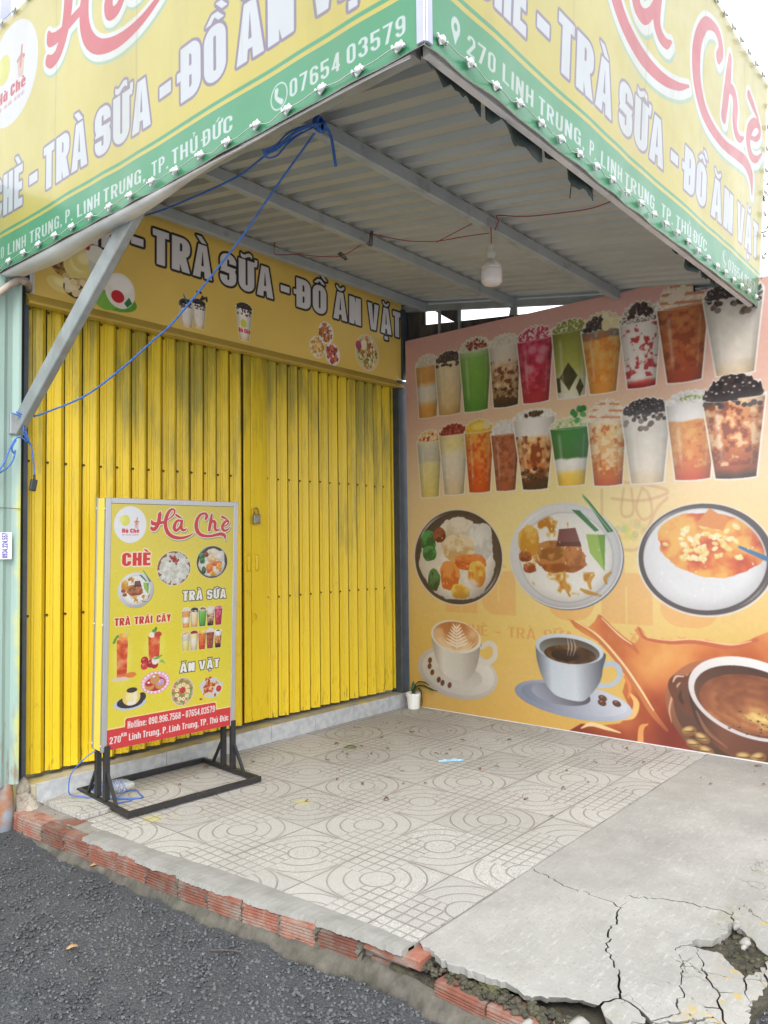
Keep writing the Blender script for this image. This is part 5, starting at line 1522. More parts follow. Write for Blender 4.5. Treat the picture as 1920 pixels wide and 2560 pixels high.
# broken concrete slab
Pq = {'a0':(-2.08,-2.266),'a1':(-2.13,-2.422),'a2':(-2.146,-2.572),'a3':(-2.148,-2.61),'J1':(-2.158,-2.666),'b1':(-2.071,-2.643),'b2':(-1.987,-2.736),'b3':(-1.945,-2.808),'b4':(-1.918,-2.902),'J2':(-1.911,-2.96),'b5':(-1.82,-2.972),'b6':(-1.718,-3.026),'c1':(-2.218,-2.677),'c2':(-2.258,-2.692),'c3':(-2.32,-2.694),'c4':(-2.39,-2.726),'c5':(-2.435,-2.735),'c6':(-2.492,-2.787),'c7':(-2.524,-2.82),'c8':(-2.586,-2.842),'J3':(-2.638,-2.87),'c9':(-2.672,-2.853),'c10':(-2.712,-2.842),'d1':(-2.478,-2.904),'d2':(-2.472,-2.926),'J4':(-2.449,-2.968),'e1':(-2.384,-2.948),'e2':(-2.322,-2.935),'e3':(-2.257,-2.889),'e4':(-2.211,-2.912),'e5':(-2.142,-2.93),'e6':(-2.115,-2.963),'e7':(-2.046,-2.979),'e8':(-1.973,-2.978),'f1':(-2.477,-2.995),'f2':(-2.537,-2.993),'f3':(-2.569,-3.016),'f4':(-2.614,-2.998),'f5':(-2.667,-2.969),'f6':(-2.647,-2.933),'g1':(-2.493,-3.046),'g2':(-2.518,-3.09),'g3':(-2.539,-3.136),'g4':(-2.54,-3.169),'h1':(-2.195,-2.932),'h2':(-2.168,-3.005),'h3':(-2.213,-3.053),'h4':(-2.241,-3.094),'h5':(-2.344,-3.123),'h6':(-2.392,-3.143),'h7':(-2.484,-3.179),'k1':(-2.344,-3.012),'k2':(-2.392,-3.064),'k3':(-2.461,-3.086),'m1':(-2.571,-3.061),'m2':(-2.675,-3.077),'m3':(-2.735,-3.004),'m4':(-2.61,-3.156),'n1':(-2.072,-3.116),'n2':(-1.98,-3.006),'n3':(-2.137,-3.123),'n4':(-2.205,-3.108),'n5':(-2.227,-3.155),'n6':(-2.341,-3.154),'o1':(-2.748,-2.761),'o2':(-2.825,-2.692),'o3':(-2.818,-2.572),'q1':(-2.644,-2.913),'q2':(-2.665,-2.959),'q3':(-2.71,-2.963),'q4':(-2.762,-2.944),'q5':(-2.764,-2.909),'q6':(-2.742,-2.866),
      'o4':(-2.842,-2.41),'o5':(-2.795,-2.268),'t0':(-.003,-2.266),'r0':(-1.2,-3.2),'r1':(-.003,-3.5),'r2':(-1.3,-3.55),'r3':(-1.92,-3.26),'r4':(-2.03,-3.30)}
PIECES = ['o5 a0 a1 a2 a3 J1 c1 c2 c3 c4 c5 c6 c7 c8 J3 c9 c10 o1 o2 o3 o4',
 'a0 t0 r1 r0 b6 b5 J2 b4 b3 b2 b1 J1 a3 a2 a1',
 'J1 b1 b2 b3 b4 J2 e8 e7 e6 e5 e4 e3 e2 e1 J4 d2 d1 c7 c6 c5 c4 c3 c2 c1',
 'c7 d1 d2 J4 f1 f2 f3 f4 f5 f6 J3 c8',
 'J4 e1 e2 e3 e4 h1 k1 k2 k3 g1 f1','h1 h2 h3 h4 h5 k2 k1','k2 h5 h6 h7 g4 g3 k3','k3 g3 g2 g1',
 'f1 g1 g2 m1 f5 f4 f3 f2','m1 g2 g3 g4 m4 m2','f5 m1 m2 m3',
 'J2 b5 b6 r0 r2 r3 n1 n2 e8','n1 r3 r4 n5 n3','n3 n5 n6 h6 h5 h4 n4','J3 f6 q2 q3 q4 q5 q6 c10 c9']
slab = thing('concrete_slab', None, None); tag(slab, kind='structure')
def zslab(x, y):
    t = max(0, -y-2.62)
    return .001-.11*t*max(0, min(1, (-x-1.2)/.8))
def jag(a, b):
    A, B_ = sorted((a, b))
    L = math.hypot(B_[0]-A[0], B_[1]-A[1])
    n_ = max(1, int(L/.014))
    rr_ = random.Random(hash((round(A[0]*1000),round(A[1]*1000),round(B_[0]*1000),round(B_[1]*1000))))
    straight = (a[1] > -2.28 and b[1] > -2.28) or max(a[0],b[0]) > -1.0
    amp = 0 if straight else .0085
    pts = [(A[0]+(B_[0]-A[0])*i/n_+(rr_.uniform(-amp,amp) if 0<i<n_ else 0), A[1]+(B_[1]-A[1])*i/n_+(rr_.uniform(-amp,amp) if 0<i<n_ else 0)) for i in range(n_+1)]
    return pts if A == a else pts[::-1]
for pi_, pc in enumerate(PIECES):
    ks = pc.split(); loop = []
    for i, k in enumerate(ks):
        loop += jag(Pq[k], Pq[ks[(i+1) % len(ks)]])[:-1]
    cx = sum(q[0] for q in loop)/len(loop); cy = sum(q[1] for q in loop)/len(loop)
    g_ = .0020 if pi_ < 3 else .0032
    poly = []
    for x, y in loop:
        L = math.hypot(x-cx, y-cy)+1e-6
        poly.append((x+(cx-x)/L*g_, y+(cy-y)/L*g_))
    a, bb = (0,0) if pi_ < 3 else (random.uniform(-.03,.03), random.uniform(-.03,.03))
    dz = 0 if pi_ < 3 else random.uniform(-.004,.003)
    m_ = MB().prism(poly, -.055, lambda x, y: zslab(x,y)+dz+a*(x-cx)+bb*(y-cy))
    nb_ = len(m_.v)//2; k_ = .010; zq = 0
    for q in range(nb_):
        vx, vy, vz = m_.v[q]; L = math.hypot(vx-cx, vy-cy)+1e-6; k_ = min(.024,max(.003,k_+random.uniform(-.0035,.0035))); zq = .85*zq+random.uniform(-.002,.002)
        m_.v[q] = (vx+(cx-vx)/L*k_, vy+(cy-vy)/L*k_, -.026+zq-.10*max(0,-vy-2.62))
    m_.build('slab_piece', M_conc, slab, bevel=.0025, seg=2)
# crumbled ledge below the slab edge and rubble in the hole
def lump(m_, c, r, seed, sq=(1,1,.7)):
    g_ = random.Random(seed); base = len(m_.v)
    bm = bmesh.new(); bmesh.ops.create_icosphere(bm, subdivisions=2, radius=1)
    for v_ in bm.verts:
        k = 1+.28*math.sin(v_.co.x*3+seed)*math.cos(v_.co.y*4+seed*2)+g_.uniform(-.12,.12)
        m_.v.append((c[0]+v_.co.x*r*k*sq[0], c[1]+v_.co.y*r*k*sq[1], c[2]+v_.co.z*r*k*sq[2]))
    bm.verts.index_update()
    for f in bm.faces: m_.f.append([base+v_.index for v_ in f.verts]); m_.m.append(0)
    bm.free()
m_ = MB()
for k in range(60):
    t = random.random()
    y = -2.27-.60*t; x = kx(y)+.035+random.uniform(-.02,.045)
    lump(m_, (x,y,-.040+random.uniform(-.02,.008)), random.uniform(.004,.013), k)
for k in range(120):
    x, y = random.uniform(-2.22,-1.95), random.uniform(-3.12,-2.95)
    lump(m_, (x,y,-.064+random.uniform(-.012,.004)), random.uniform(.003,.012), k+300, (1.3,1.1,.6))
for k in range(260):
    t = random.random()
    y = -2.30-.62*t; x = kx(y)+.030+random.uniform(-.012,.050)
    lump(m_, (x,y,-.034+random.uniform(-.014,.006)), random.uniform(.004,.012), k+900, (1.2,1.2,.7))
tag(m_.build('rubble', M_mossy, smooth=True), kind='stuff')
for nm, c, r, sq, lab in (('cement_lump',(-2.825,-2.835,-.045),.045,(1.1,.8,.8),'pale cement lump wedged under the cracked slab corner'),
                     ('cement_lump',(-2.875,-2.71,-.05),.020,(1.2,.9,.7),'small pale cement chip on the brick ledge')):
    m_ = MB(); lump(m_, c, r, 5, sq); o = m_.build(nm, M_rock, smooth=True)
    tag(o, lab, 'rubble')
for k, (x, y, r) in enumerate(((-1.985,-2.995,.012),(-2.01,-3.0,.014),(-2.10,-3.055,.018),(-2.135,-3.06,.010))):
    m_ = MB(); lump(m_, (x,y,-.022), r, 40+k, (1.3,.9,.7)); tag(m_.build('concrete_chip', M_rock, smooth=True), 'small pale concrete chip lying in the broken slab hole', 'rubble', 'concrete chips in the slab hole')

# ------------------------------------------------------------------ shop building
bld = thing('shop_building', 'yellow fronted corner snack shop behind the folding shutter', 'building', (0,0,0))
MB().box((-1.48,.36,1.60),(3.10,.12,3.50)).build('wall', M_dark, bld)  # unseen dark back wall, put in to block light behind the shutter
b = MB(); b.prism([(-2.965,.0),(0.0,.0),(0.0,.30),(-3.02,.30),(-3.02,.06)], -.02, .1)
b.build('doorstep', M_steptop, bld, bevel=.004)
for xa, xb in ((-2.955,-2.60),(-2.60,-2.213),(-2.213,-1.824),(-1.824,-1.433),(-1.433,-1.038),(-1.038,-.649),(-.649,-.252),(-.252,-.03)):
    o = MB().box(((xa+xb)/2,-.004,.052),(xb-xa-.003,.010,.104)).build('tile', M_marble, bld, bevel=.001)
    if xa < -2.9:
        o['label'] = 'riser tile with yellow paint stain at the left end'
MB().box((-.004,.080,1.33),(.118,.11,2.46)).build('jamb', M_jamb, bld, bevel=.003)
MB().box((.028,.080,2.86),(.054,.11,.56)).build('jamb', M_jamb, bld)
MB().box((-2.995,.10,1.33),(.022,.10,2.46)).build('jamb', M_jamb, bld)
# fascia sign
fas = thing('fascia_sign', 'long yellow fascia board with white outlined menu words above the shutter', 'sign', (0,0,0))
img = make_fascia().image('fascia_print')
sheet('face', (-2.96,.05,2.56), (1,0,0), (0,0,1), *FAS, 30, 6, [print_mat('fascia_print', img, .38, .5, 1.08, coat=.15), M_fasc], fas, depth=lambda u, v: .0015*math.sin(u*5)*math.sin(v*6), thick=.02)
MB().extrude_profile([(.048,2.5595),(.010,2.512),(.010,2.500),(.066,2.500),(.066,2.5595)], 'x', -3.0, .0).build('lip', M_fasc, fas)
MB().box((-2.966,.055,2.86),(.010,.03,.60)).build('edge_trim', M_white, fas)
# folding shutter
shut = thing('folding_shutter', 'closed yellow folding metal shutter with vertical pleats below the fascia sign', 'shutter', (0,.1144,0))
PITCH_ = .0994
pr = [(.0035,-.0015),(.020,-.0085),(.0235,-.0150),(.032,-.0185),(.0365,-.0150),(.064,-.0290),(.068,-.0290),(.0968,-.0022)]
prof = [(x,y) for x, y in pr]+[(x,y+.0016) for x, y in reversed(pr)]
def slat_mesh():
    m_ = MB(); n_ = len(prof)
    zs = [0,.6,1.2,1.8,2.415]
    for z in zs:
        for x, y in prof: m_.v.append((x,y,z))
    for j in range(len(zs)-1):
        for k in range(n_):
            m_.f.append([j*n_+k, j*n_+(k+1)%n_, (j+1)*n_+(k+1)%n_, (j+1)*n_+k]); m_.m.append(0)
    m_.f += [list(range(n_))[::-1], [4*n_+k for k in range(n_)]]; m_.m += [0,0]
    return m_
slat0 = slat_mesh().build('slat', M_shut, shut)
rv = MB().lathe([(.0070,.0),(.0070,-.002),(.0055,-.002)], 10, Matrix.Rotation(R(-90),4,'X') @ Matrix.Scale(-1,4,(0,0,1)), 1)
rv.lathe([(.0055,-.001),(.0055,-.004),(.003,-.006)], 10, Matrix.Rotation(R(-90),4,'X') @ Matrix.Scale(-1,4,(0,0,1)), 0)
rv0 = rv.build('rivet', [M_rivet, M_rivdark], slat0)
MB().box((-1.48,.040,1.335),(2.98,.004,2.44)).build('slit_shade_backing', M_jamb, shut)  # dark sheet added behind the slats so the slits read as shade
rows = (.0, .798-.003, 1.586, 2.374)
xs_ = [-2.9606+PITCH_*k for k in range(14)]+[-1.3652+PITCH_*k for k in range(13)]
for i, x in enumerate(xs_):
    s_ = slat0 if i == 0 else slat0.copy()
    if i: COL.objects.link(s_); s_.parent = shut
    s_.location = (x, 0, .126+random.uniform(-.003,.003))
    s_.rotation_euler = (0, random.uniform(-.0007,.0007), random.uniform(-.015,.015))
    for zr_ in rows[1:]:
        q = rv0 if (i == 0 and zr_ == rows[1]) else rv0.copy()
        if q is not rv0: COL.objects.link(q); q.parent = s_
        q.location = (.0075, -.0075, zr_)
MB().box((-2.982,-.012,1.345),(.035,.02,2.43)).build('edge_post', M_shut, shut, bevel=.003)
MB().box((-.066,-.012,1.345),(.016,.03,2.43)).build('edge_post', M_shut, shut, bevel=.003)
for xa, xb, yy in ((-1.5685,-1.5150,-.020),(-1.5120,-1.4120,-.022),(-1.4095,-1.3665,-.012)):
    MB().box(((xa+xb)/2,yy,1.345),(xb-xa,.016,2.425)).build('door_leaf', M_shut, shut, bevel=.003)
for x in (-1.541,-1.474):
    b = MB(); b.tube([(x,-.0305,1.10),(x,-.0315,1.115),(x,-.0315,1.19),(x,-.0305,1.205)], [.011,.013,.013,.011], 10)
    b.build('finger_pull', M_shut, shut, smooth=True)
b = MB(); b.tube([(-1.500+.022*math.sin(t),-.034-.012*math.sin(t),.80+.03*math.cos(t)) for t in np.linspace(0,math.pi,9)], .005, 8); b.box((-1.503,-.033,.80),(.010,.008,.075))
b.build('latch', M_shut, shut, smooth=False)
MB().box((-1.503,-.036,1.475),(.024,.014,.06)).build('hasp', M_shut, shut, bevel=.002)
lock = thing('padlock', 'grey padlock hanging on the yellow shutter door hasp', 'padlock', (-1.492,.060,1.405))
MB().box((0,0,.030),(.054,.024,.062)).build('body', M_lock, lock, bevel=.005, seg=2)
MB().tube([(-.017,0,.058)]+[(-.017*math.cos(t),0,.086+.017*math.sin(t)) for t in np.linspace(0,math.pi,9)]+[(.017,0,.058)], .0048, 8).build('shackle', M_brass, lock, smooth=True)

# pale green sheet-metal wall on the left
gw_ = thing('corrugated_wall', 'pale green sheet metal wall at the left of the shutter, yellow overspray', 'wall', (0,0,0))
pf = [(-4.4,.0)]
for k in range(9):
    x = -4.3+k*.14
    pf += [(x,.0),(x+.02,-.012),(x+.05,-.012),(x+.07,.0)]
pf += [(-3.085,.002),(-3.062,-.018),(-3.052,-.02),(-3.046,-.012),(-3.030,.055),(-3.012,.10)]
pf = pf+[(x,y+.003) for x, y in reversed(pf)]
MB().extrude_profile(pf, 'z', .13, 3.05).build('sheet', M_green, gw_)
for k, z in enumerate((1.63,1.53,1.34,1.17,1.02,.80,.45)):
    b = MB(); b.lathe([(.008,0),(.008,.003),(.005,.005)], 8, Matrix.Translation((-3.037,.022,z)) @ Matrix.Rotation(R(-108),4,'Z') @ Matrix.Rotation(R(90),4,'Y'))
    b.build('screw', M_rivdark, gw_)
b = MB(); b.tube([(-3.35,-.016,1.455),(-3.2,-.017,1.463),(-3.11,-.02,1.462),(-3.055,-.022,1.459),(-3.03,.05,1.455)], .0016, 5); b.build('seam', M_rivdark, gw_)
tg = sheet('sticker', (-3.1535,-.0205,1.215), (1,0,0), (0,0,1), .062, .130, 2, 2, [print_mat('sticker_print', make_tag().image('sticker_print'), .5), M_white], None, thick=.0008)
tag(tg, 'white paper sticker with violet phone number pasted on the green wall', 'sticker')
# rusted stub and broken plaster at the foot of the wall
m_ = MB(); m_.lathe([(.042,-.16),(.044,-.02),(.040,.06),(.034,.125),(.020,.15)], 14, Matrix.Translation((-3.095,.03,0)))
tag(m_.build('pipe_stub', M_rust, smooth=True), 'rusty blue grey pipe stub at the foot of the green wall', 'pipe')
m_ = MB()
for k, (x, y, z, r) in enumerate(((-3.00,.02,.02,.052),(-3.005,.03,.085,.04),(-2.975,-.01,-.03,.055),(-3.03,.04,-.06,.05),(-3.20,.06,.02,.08),(-3.19,.05,.09,.06),(-3.28,.08,-.05,.1),(-2.985,.05,.05,.04))):
    lump(m_, (x,y,z), r, 60+k, (.9,.8,1.2))
tag(m_.build('plaster_base', M_plaster, smooth=True), 'crumbling brown plaster lump beside the step under the green wall', 'rubble')
# pvc elbow
b = MB(); b.tube(catmull([(-3.30,-.05,2.40),(-3.20,-.045,2.47),(-3.10,-.035,2.565),(-3.065,-.03,2.588),(-3.03,-.02,2.592),(-2.97,.08,2.592)], 6), .017, 12)
b.tube([(-3.068,-.03,2.587),(-3.028,-.02,2.592)], .021, 12)
tag(b.build('drain_pipe', M_pipe, smooth=True), 'grubby beige plastic pipe bending behind the fascia sign left end', 'pipe')

# ------------------------------------------------------------------ mural
mur = thing('mural_panel', 'large glossy poster wall printed with drinks, dessert bowls and coffee cups', 'poster', (0,0,0))
img = make_mural().image('mural_print')
M_mur = print_mat('mural_print', img, .20, .5, .74, grain=.02, coat=.8, bump=.03)
sheet('poster', (-.006,-.004,.004), (0,-1,0), (0,0,1), MUR[0], MUR[1]-.004, 63, 58, [M_mur, M_jamb], mur,
      depth=lambda u, v: .002*math.sin(u*4.1+v)*math.sin(v*3.3)+.0006*math.sin(u*2*math.pi/.62), thick=.03, crop=lambda u, v: u > 2.255 and v > 2.748)
MB().box((-.010,-1.58,.0035),(.006,3.14,.005)).build('bottom_trim', M_white, mur)
for y in (-.3,-1.3,-2.3,-3.1):
    MB().box((.05,y,1.40),(.03,.03,2.80)).build('support_post', M_galv, mur)
# ------------------------------------------------------------------ canopy
XL, YF = -3.16, -2.617
def zR(y): return 3.19+.165*y
can = thing('canopy', 'lean-to canopy with corrugated metal roof over the tiled forecourt', 'canopy', (0,0,0))
p_ = .115
pr = []
x = -3.14
while x < .30:
    pr += [(x,0),(x+.052,0),(x+.066,.024),(x+.100,.024)]
    x += p_
pr.append((x,0))
b = MB(); n_ = len(pr)
for y in (.42,-2.61):
    for t in (0,.002):
        for x, z in pr: b.v.append((x,y,zR(y)+.004+z+t))
for k in range(n_-1):
    b.f.append([k,k+1,2*n_+k+1,2*n_+k]); b.m.append(0)
    b.f.append([n_+k,3*n_+k,3*n_+k+1,n_+k+1]); b.m.append(0)
    b.f.append([k,n_+k,n_+k+1,k+1]); b.m.append(0)
    b.f.append([2*n_+k,2*n_+k+1,3*n_+k+1,3*n_+k]); b.m.append(0)
b.build('roof_sheet', M_roof, can, recalc=False)
for y in (-.18,-.97,-1.79):
    o = MB().box((-1.515,y+.02,zR(y)-.034),(3.17,.042,.064)).build('purlin', M_purlin, can, bevel=.004)
MB().bar((.055,.10,zR(.10)-.042),(.055,-2.58,zR(-2.58)-.042),.035,.046).build('side_beam', M_galv, can)
MB().bar((-3.118,.30,2.640),(-3.118,-2.555,2.640),.045,.05).build('side_beam', M_galv, can)
MB().box((-1.575,-2.583,2.626),(3.07,.026,.034)).build('front_beam', M_white, can, bevel=.003)
for x in (-2.2,-1.1,-.05):
    MB().box((x,-2.575,2.70),(.03,.03,.104)).build('stub_post', M_galv, can)
b = MB(); b.bar((-3.058,.02,1.845),(-3.058,-1.13,2.700),.038,.085)
b.build('brace', M_galv, can, bevel=.004)
MB().box((-3.075,-.004,1.875),(.05,.022,.10)).build('brace_foot', M_galv, can, bevel=.003)
for y in (-.30,-.49,-.98,-1.46,-2.0):
    MB().box((.055,y,(zR(y)-.07+2.70)/2),(.020,.020,zR(y)-.07-2.70)).build('upright', M_galv, can)
MB().bar((.085,-.10,2.950),(.085,-2.7,2.68),.03,.10).build('rear_rail', M_wood, can)
# old boarding beyond the corner
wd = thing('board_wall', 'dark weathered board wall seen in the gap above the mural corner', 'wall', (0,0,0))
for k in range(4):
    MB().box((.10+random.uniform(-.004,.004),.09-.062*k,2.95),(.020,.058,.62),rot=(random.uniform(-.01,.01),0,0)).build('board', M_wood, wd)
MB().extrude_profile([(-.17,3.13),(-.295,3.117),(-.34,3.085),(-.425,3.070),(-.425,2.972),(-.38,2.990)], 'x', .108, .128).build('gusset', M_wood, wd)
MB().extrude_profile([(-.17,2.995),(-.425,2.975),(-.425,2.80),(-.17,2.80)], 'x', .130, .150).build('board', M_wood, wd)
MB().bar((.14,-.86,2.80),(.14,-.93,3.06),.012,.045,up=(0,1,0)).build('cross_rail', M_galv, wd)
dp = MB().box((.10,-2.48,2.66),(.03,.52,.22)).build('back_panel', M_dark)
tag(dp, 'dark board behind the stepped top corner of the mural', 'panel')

# ------------------------------------------------------------------ banners
ban = thing('front_banner', 'yellow and green shop banner on the street front of the canopy', 'banner', (0,0,0))
th = R(3.7)
img = make_front().image('front_banner_print')
def ripple(u, v): return .0035*math.sin(u*3.1+v*1.5)+.0028*math.sin(u*7.7)*math.sin(v*4)+.0030*math.sin(u*17+math.sin(u*5)*2)*max(0,1-v*3.2)+.0022*math.sin(u*23+v*3)*max(0,1-v*5)
M_fb = print_mat('front_banner_print', img, .34, .5, .44, coat=.25, bump=.16)
sheet('sheet', (XL+.002,YF,2.605), (1,0,0), (0,-math.sin(th),math.cos(th)), *FRONT, 70, 30, [M_fb, M_white], ban, depth=ripple, thick=.004)
lb = thing('side_banner', 'yellow and green shop banner on the left side of the canopy', 'banner', (0,0,0))
img = make_left().image('side_banner_print')
M_lb = print_mat('side_banner_print', img, .34, .5, .44, coat=.25, bump=.16)
sheet('sheet', (XL,YF+2.86,2.605), (0,-1,0), (0,0,1), *LEFTB, 64, 30, [M_lb, M_white], lb, depth=ripple, thick=.004)
# pale hem folded under the side banner
b = MB(); n = 60
for i in range(n+1):
    y = .24-(2.80)*i/n
    t = (y+2.56)/2.8
    w_ = .018+.082*min(1,max(0,(t-.18)/.42))*(1+.12*math.sin(t*9))
    sag = .006*math.sin(t*23)+.012*math.sin(t*7)
    b.v += [(XL+.012,y,2.609),(XL+.013,y,2.600),(XL+.35*w_,y,2.592+sag*.5),(XL+w_,y,2.600+sag),(XL+w_,y,2.604+sag),(XL+.35*w_,y,2.600+sag*.5)]
for i in range(n):
    for k in range(6):
        a, c_ = i*6+k, i*6+(k+1)%6
        b.f.append([a,c_,c_+6,a+6]); b.m.append(0)
b.build('hem', M_white, lb, smooth=True)
b = MB(); b.box((XL+.010,YF-.006,3.27),(.026,.010,1.325)); b.box((XL-.004,YF+.008,3.27),(.010,.028,1.325))
b.build('corner_trim', M_lav, ban, bevel=.002)
# rags of old vinyl hanging inside the front beam
b = MB()
def rag(x0, x1, amp, seed):
    g_ = random.Random(seed); n_ = max(4, int((x1-x0)/.018)); h0 = .02
    base = len(b.v)
    for i in range(n_+1):
        x = x0+(x1-x0)*i/n_
        h0 = max(.006, min(amp, h0+g_.uniform(-.016,.016)))
        yy = -2.556+.010*math.sin(x*31)
        for dy in (0,.003):
            b.v += [(x,yy+dy,2.655),(x,yy+dy+.012*math.sin(x*17),2.625-h0)]
    for i in range(n_):
        a = base+i*4
        b.f += [[a,a+1,a+5,a+4],[a+2,a+6,a+7,a+3],[a+1,a+3,a+7,a+5]]; b.m += [0,0,0]
rag(-3.11,-2.78,.055,1); rag(-2.76,-2.40,.045,2); rag(-2.38,-2.02,.05,3); rag(-1.2,-1.12,.05,4); rag(-.98,-.55,.035,5)
tag(b.build('torn_hem', M_torn, ban), kind='stuff')
pole = MB().box((-3.03,.27,3.7),(.062,.062,1.6)).build('roof_post', M_lav, None, bevel=.003)
tag(pole, 'blue grey steel post rising behind the side banner top', 'post')

# ------------------------------------------------------------------ led module strings
def led_base():
    m_ = MB(); m_.box((0,0,.003),(.031,.023,.006),mi=0); m_.box((-.017,.012,.006),(.008,.012,.007),mi=0); m_.box((.016,-.012,.006),(.010,.010,.008),mi=0)
    m_.lathe([(.011,.005),(.0105,.009),(.008,.013),(.004,.0155),(.001,.016)], 12, None, 1)
    return m_
led0 = led_base().build('led_module', [M_led, M_lens], None, bevel=.0012)
used = [False]
def string(name, label, pts, nrm, up, wire_dir, sag):
    t = thing(name, label, 'string lights')
    nrm = Vector(nrm).normalized(); up = Vector(up).normalized(); rt = up.cross(nrm)
    wp = []
    for i, p in enumerate(pts):
        o = led0 if not used[0] else led0.copy()
        if used[0]: COL.objects.link(o)
        used[0] = True
        o.parent = t
        a = random.uniform(-.18,.18)+.55
        r2 = rt*math.cos(a)+up*math.sin(a); u2 = nrm.cross(r2)
        m4 = Matrix((r2,u2,nrm)).transposed().to_4x4(); m4.translation = Vector(p)+nrm*.002
        o.matrix_local = m4
        wp.append(Vector(p)+nrm*.007)
    seg = []
    for i in range(len(wp)-1):
        mid = (wp[i]+wp[i+1])/2+up*(-sag+random.uniform(-.010,.006))+nrm*random.uniform(.0,.012)
        seg += [wp[i], wp[i]*.62+mid*.38+nrm*.004, mid, wp[i+1]*.62+mid*.38]
    seg.append(wp[-1])
    MB().tube(catmull(seg,3), .0016, 5).build('wire', M_wwire, t, smooth=True)
    return t
nF = (0,-math.cos(th),-math.sin(th)); uF = (0,-math.sin(th),math.cos(th))
def FP(u, v): return (XL+u, YF-math.sin(th)*v, 2.605+math.cos(th)*v)
def off(p, n, d): return tuple(Vector(p)+Vector(n)*d)
string('light_string', 'string of clear light modules along the lower edge of the front banner', [off(FP(.060+.1363*k, .034+random.uniform(-.004,.004)),nF,.005) for k in range(24)], nF, uF, None, .012)
string('light_string', 'string of clear light modules along the lower edge of the side banner', [(XL-.005,YF+.081+.1495*k,2.627+random.uniform(-.004,.004)) for k in range(19)], (-1,0,0), (0,0,1), None, .010)
string('light_string', 'string of clear light modules along the top edge of the front banner', [off(FP(1.55+.135*k,1.284),nF,.004) for k in range(13)], nF, uF, None, .004)
string('light_string', 'string of clear light modules up the right end of the front banner', [off(FP(3.172,.17+.125*k),nF,.004) for k in range(9)], nF, uF, None, .0)
string('light_string', 'string of clear light modules along the top edge of the side banner', [(XL-.004,.24-.14*k,2.605+1.226) for k in range(9)], (-1,0,0), (0,0,1), None, .004)

# ------------------------------------------------------------------ cords, wires, bulb
cord = thing('nylon_cord', 'blue nylon cord tied to the front purlin and sagging down to the brace', 'cord', (0,0,0))
K_ = Vector((-2.742,-1.80,2.853))
main = [(-2.742,-1.80,2.85),(-2.782,-1.575,2.651),(-2.814,-1.394,2.484),(-2.872,-1.062,2.232),(-2.895,-.934,2.163),(-2.929,-.744,2.066),(-2.971,-.502,1.968),(-3.015,-.252,1.921),(-3.040,-.11,1.906),(-3.10,-.075,1.925)]
MB().tube(catmull(main,8), .0042, 6).build('strand', M_blue, cord, smooth=True)
main2 = [(-2.748,-1.79,2.862),(-2.789,-1.564,2.809),(-2.813,-1.441,2.762),(-2.837,-1.322,2.740),(-2.871,-1.15,2.721),(-2.901,-1.0,2.709),(-2.93,-.85,2.709)]
MB().tube(catmull(main2,6), .0042, 6).build('strand', M_blue, cord, smooth=True)
b = MB()
def coil_at(c, r, n, seed, ax):
    g_ = random.Random(seed)
    for q in range(n):
        pts = []
        tx, ty = g_.uniform(-.4,.4), g_.uniform(-.4,.4)
        for i in range(13):
            a = i*math.pi*2/12
            v_ = Vector((math.cos(a)*r, 0, math.sin(a)*r*1.1)) if ax == 'y' else Vector((0,math.cos(a)*r,math.sin(a)*r))
            v_ = Euler((tx,ty,g_.uniform(-.5,.5))).to_matrix() @ v_
            pts.append(Vector(c)+v_)
        b.tube(pts, .0042, 5)
coil_at(K_+Vector((.0,.0,.005)), .026, 5, 3, 'y'); coil_at(K_+Vector((.012,0,.0)), .020, 4, 9, 'x')
b.tube(catmull([(-2.742,-1.82,2.858),(-2.705,-1.82,2.823),(-2.691,-1.82,2.780),(-2.684,-1.82,2.745),(-2.677,-1.82,2.712)],5), .006, 6)
for dz, dy in ((0,0),(.012,.015),(-.014,.01),(.006,-.012)):
    b.tube(catmull([(-2.745,-1.815,2.855),(-2.84,-1.815+dy,2.795+dz),(-2.91,-1.815+dy,2.735+dz*1.4),(-2.97,-1.815,2.668+dz*1.6),(-3.02,-1.815,2.634+dz),(-3.035,-1.815,2.640)],5), .0036, 5)
b.build('knot', M_blue, cord, smooth=True)
tail = thing('blue_cable', 'blue cable with a taped black end hanging from the brace foot', 'cable', (0,0,0))
tl = [(-3.108,-.045,1.923),(-3.077,-.075,1.903),(-3.064,-.075,1.863),(-3.060,-.07,1.827),(-3.033,-.06,1.788),(-3.017,-.055,1.769),(-3.004,-.05,1.707),(-2.998,-.05,1.635),(-2.998,-.05,1.600)]
MB().tube(catmull(tl,6), .0040, 6).build('strand', M_blue, tail, smooth=True)
MB().tube(catmull([(-3.09,-.06,1.925),(-3.05,-.075,1.915),(-3.058,-.07,1.86),(-3.045,-.07,1.82),(-3.032,-.065,1.785)],5), .0040, 6).build('strand', M_blue, tail, smooth=True)
MB().tube(catmull([(-3.035,-.055,1.787),(-3.061,-.05,1.806),(-3.091,-.05,1.797),(-3.121,-.05,1.739),(-3.145,-.05,1.676),(-3.19,-.05,1.60)],6), .0038, 6).build('strand', M_blue, tail, smooth=True)
MB().tube(catmull([(-3.088,-.05,1.792),(-3.108,-.05,1.752),(-3.097,-.045,1.728),(-3.089,-.045,1.742),(-3.100,-.045,1.694),(-3.130,-.045,1.652),(-3.19,-.045,1.61)],6), .0038, 6).build('strand', M_blue, tail, smooth=True)
b = MB(); b.bar((-2.998,-.05,1.605),(-3.008,-.05,1.548),.030,.020,up=(0,1,0)); b.tube([(-2.998,-.05,1.63),(-2.998,-.05,1.60)],.007,6)
b.build('taped_end', M_dwire, tail, bevel=.003)
rw = thing('red_wire', 'thin red lamp wire looped across the purlins under the roof', 'wire', (0,0,0))
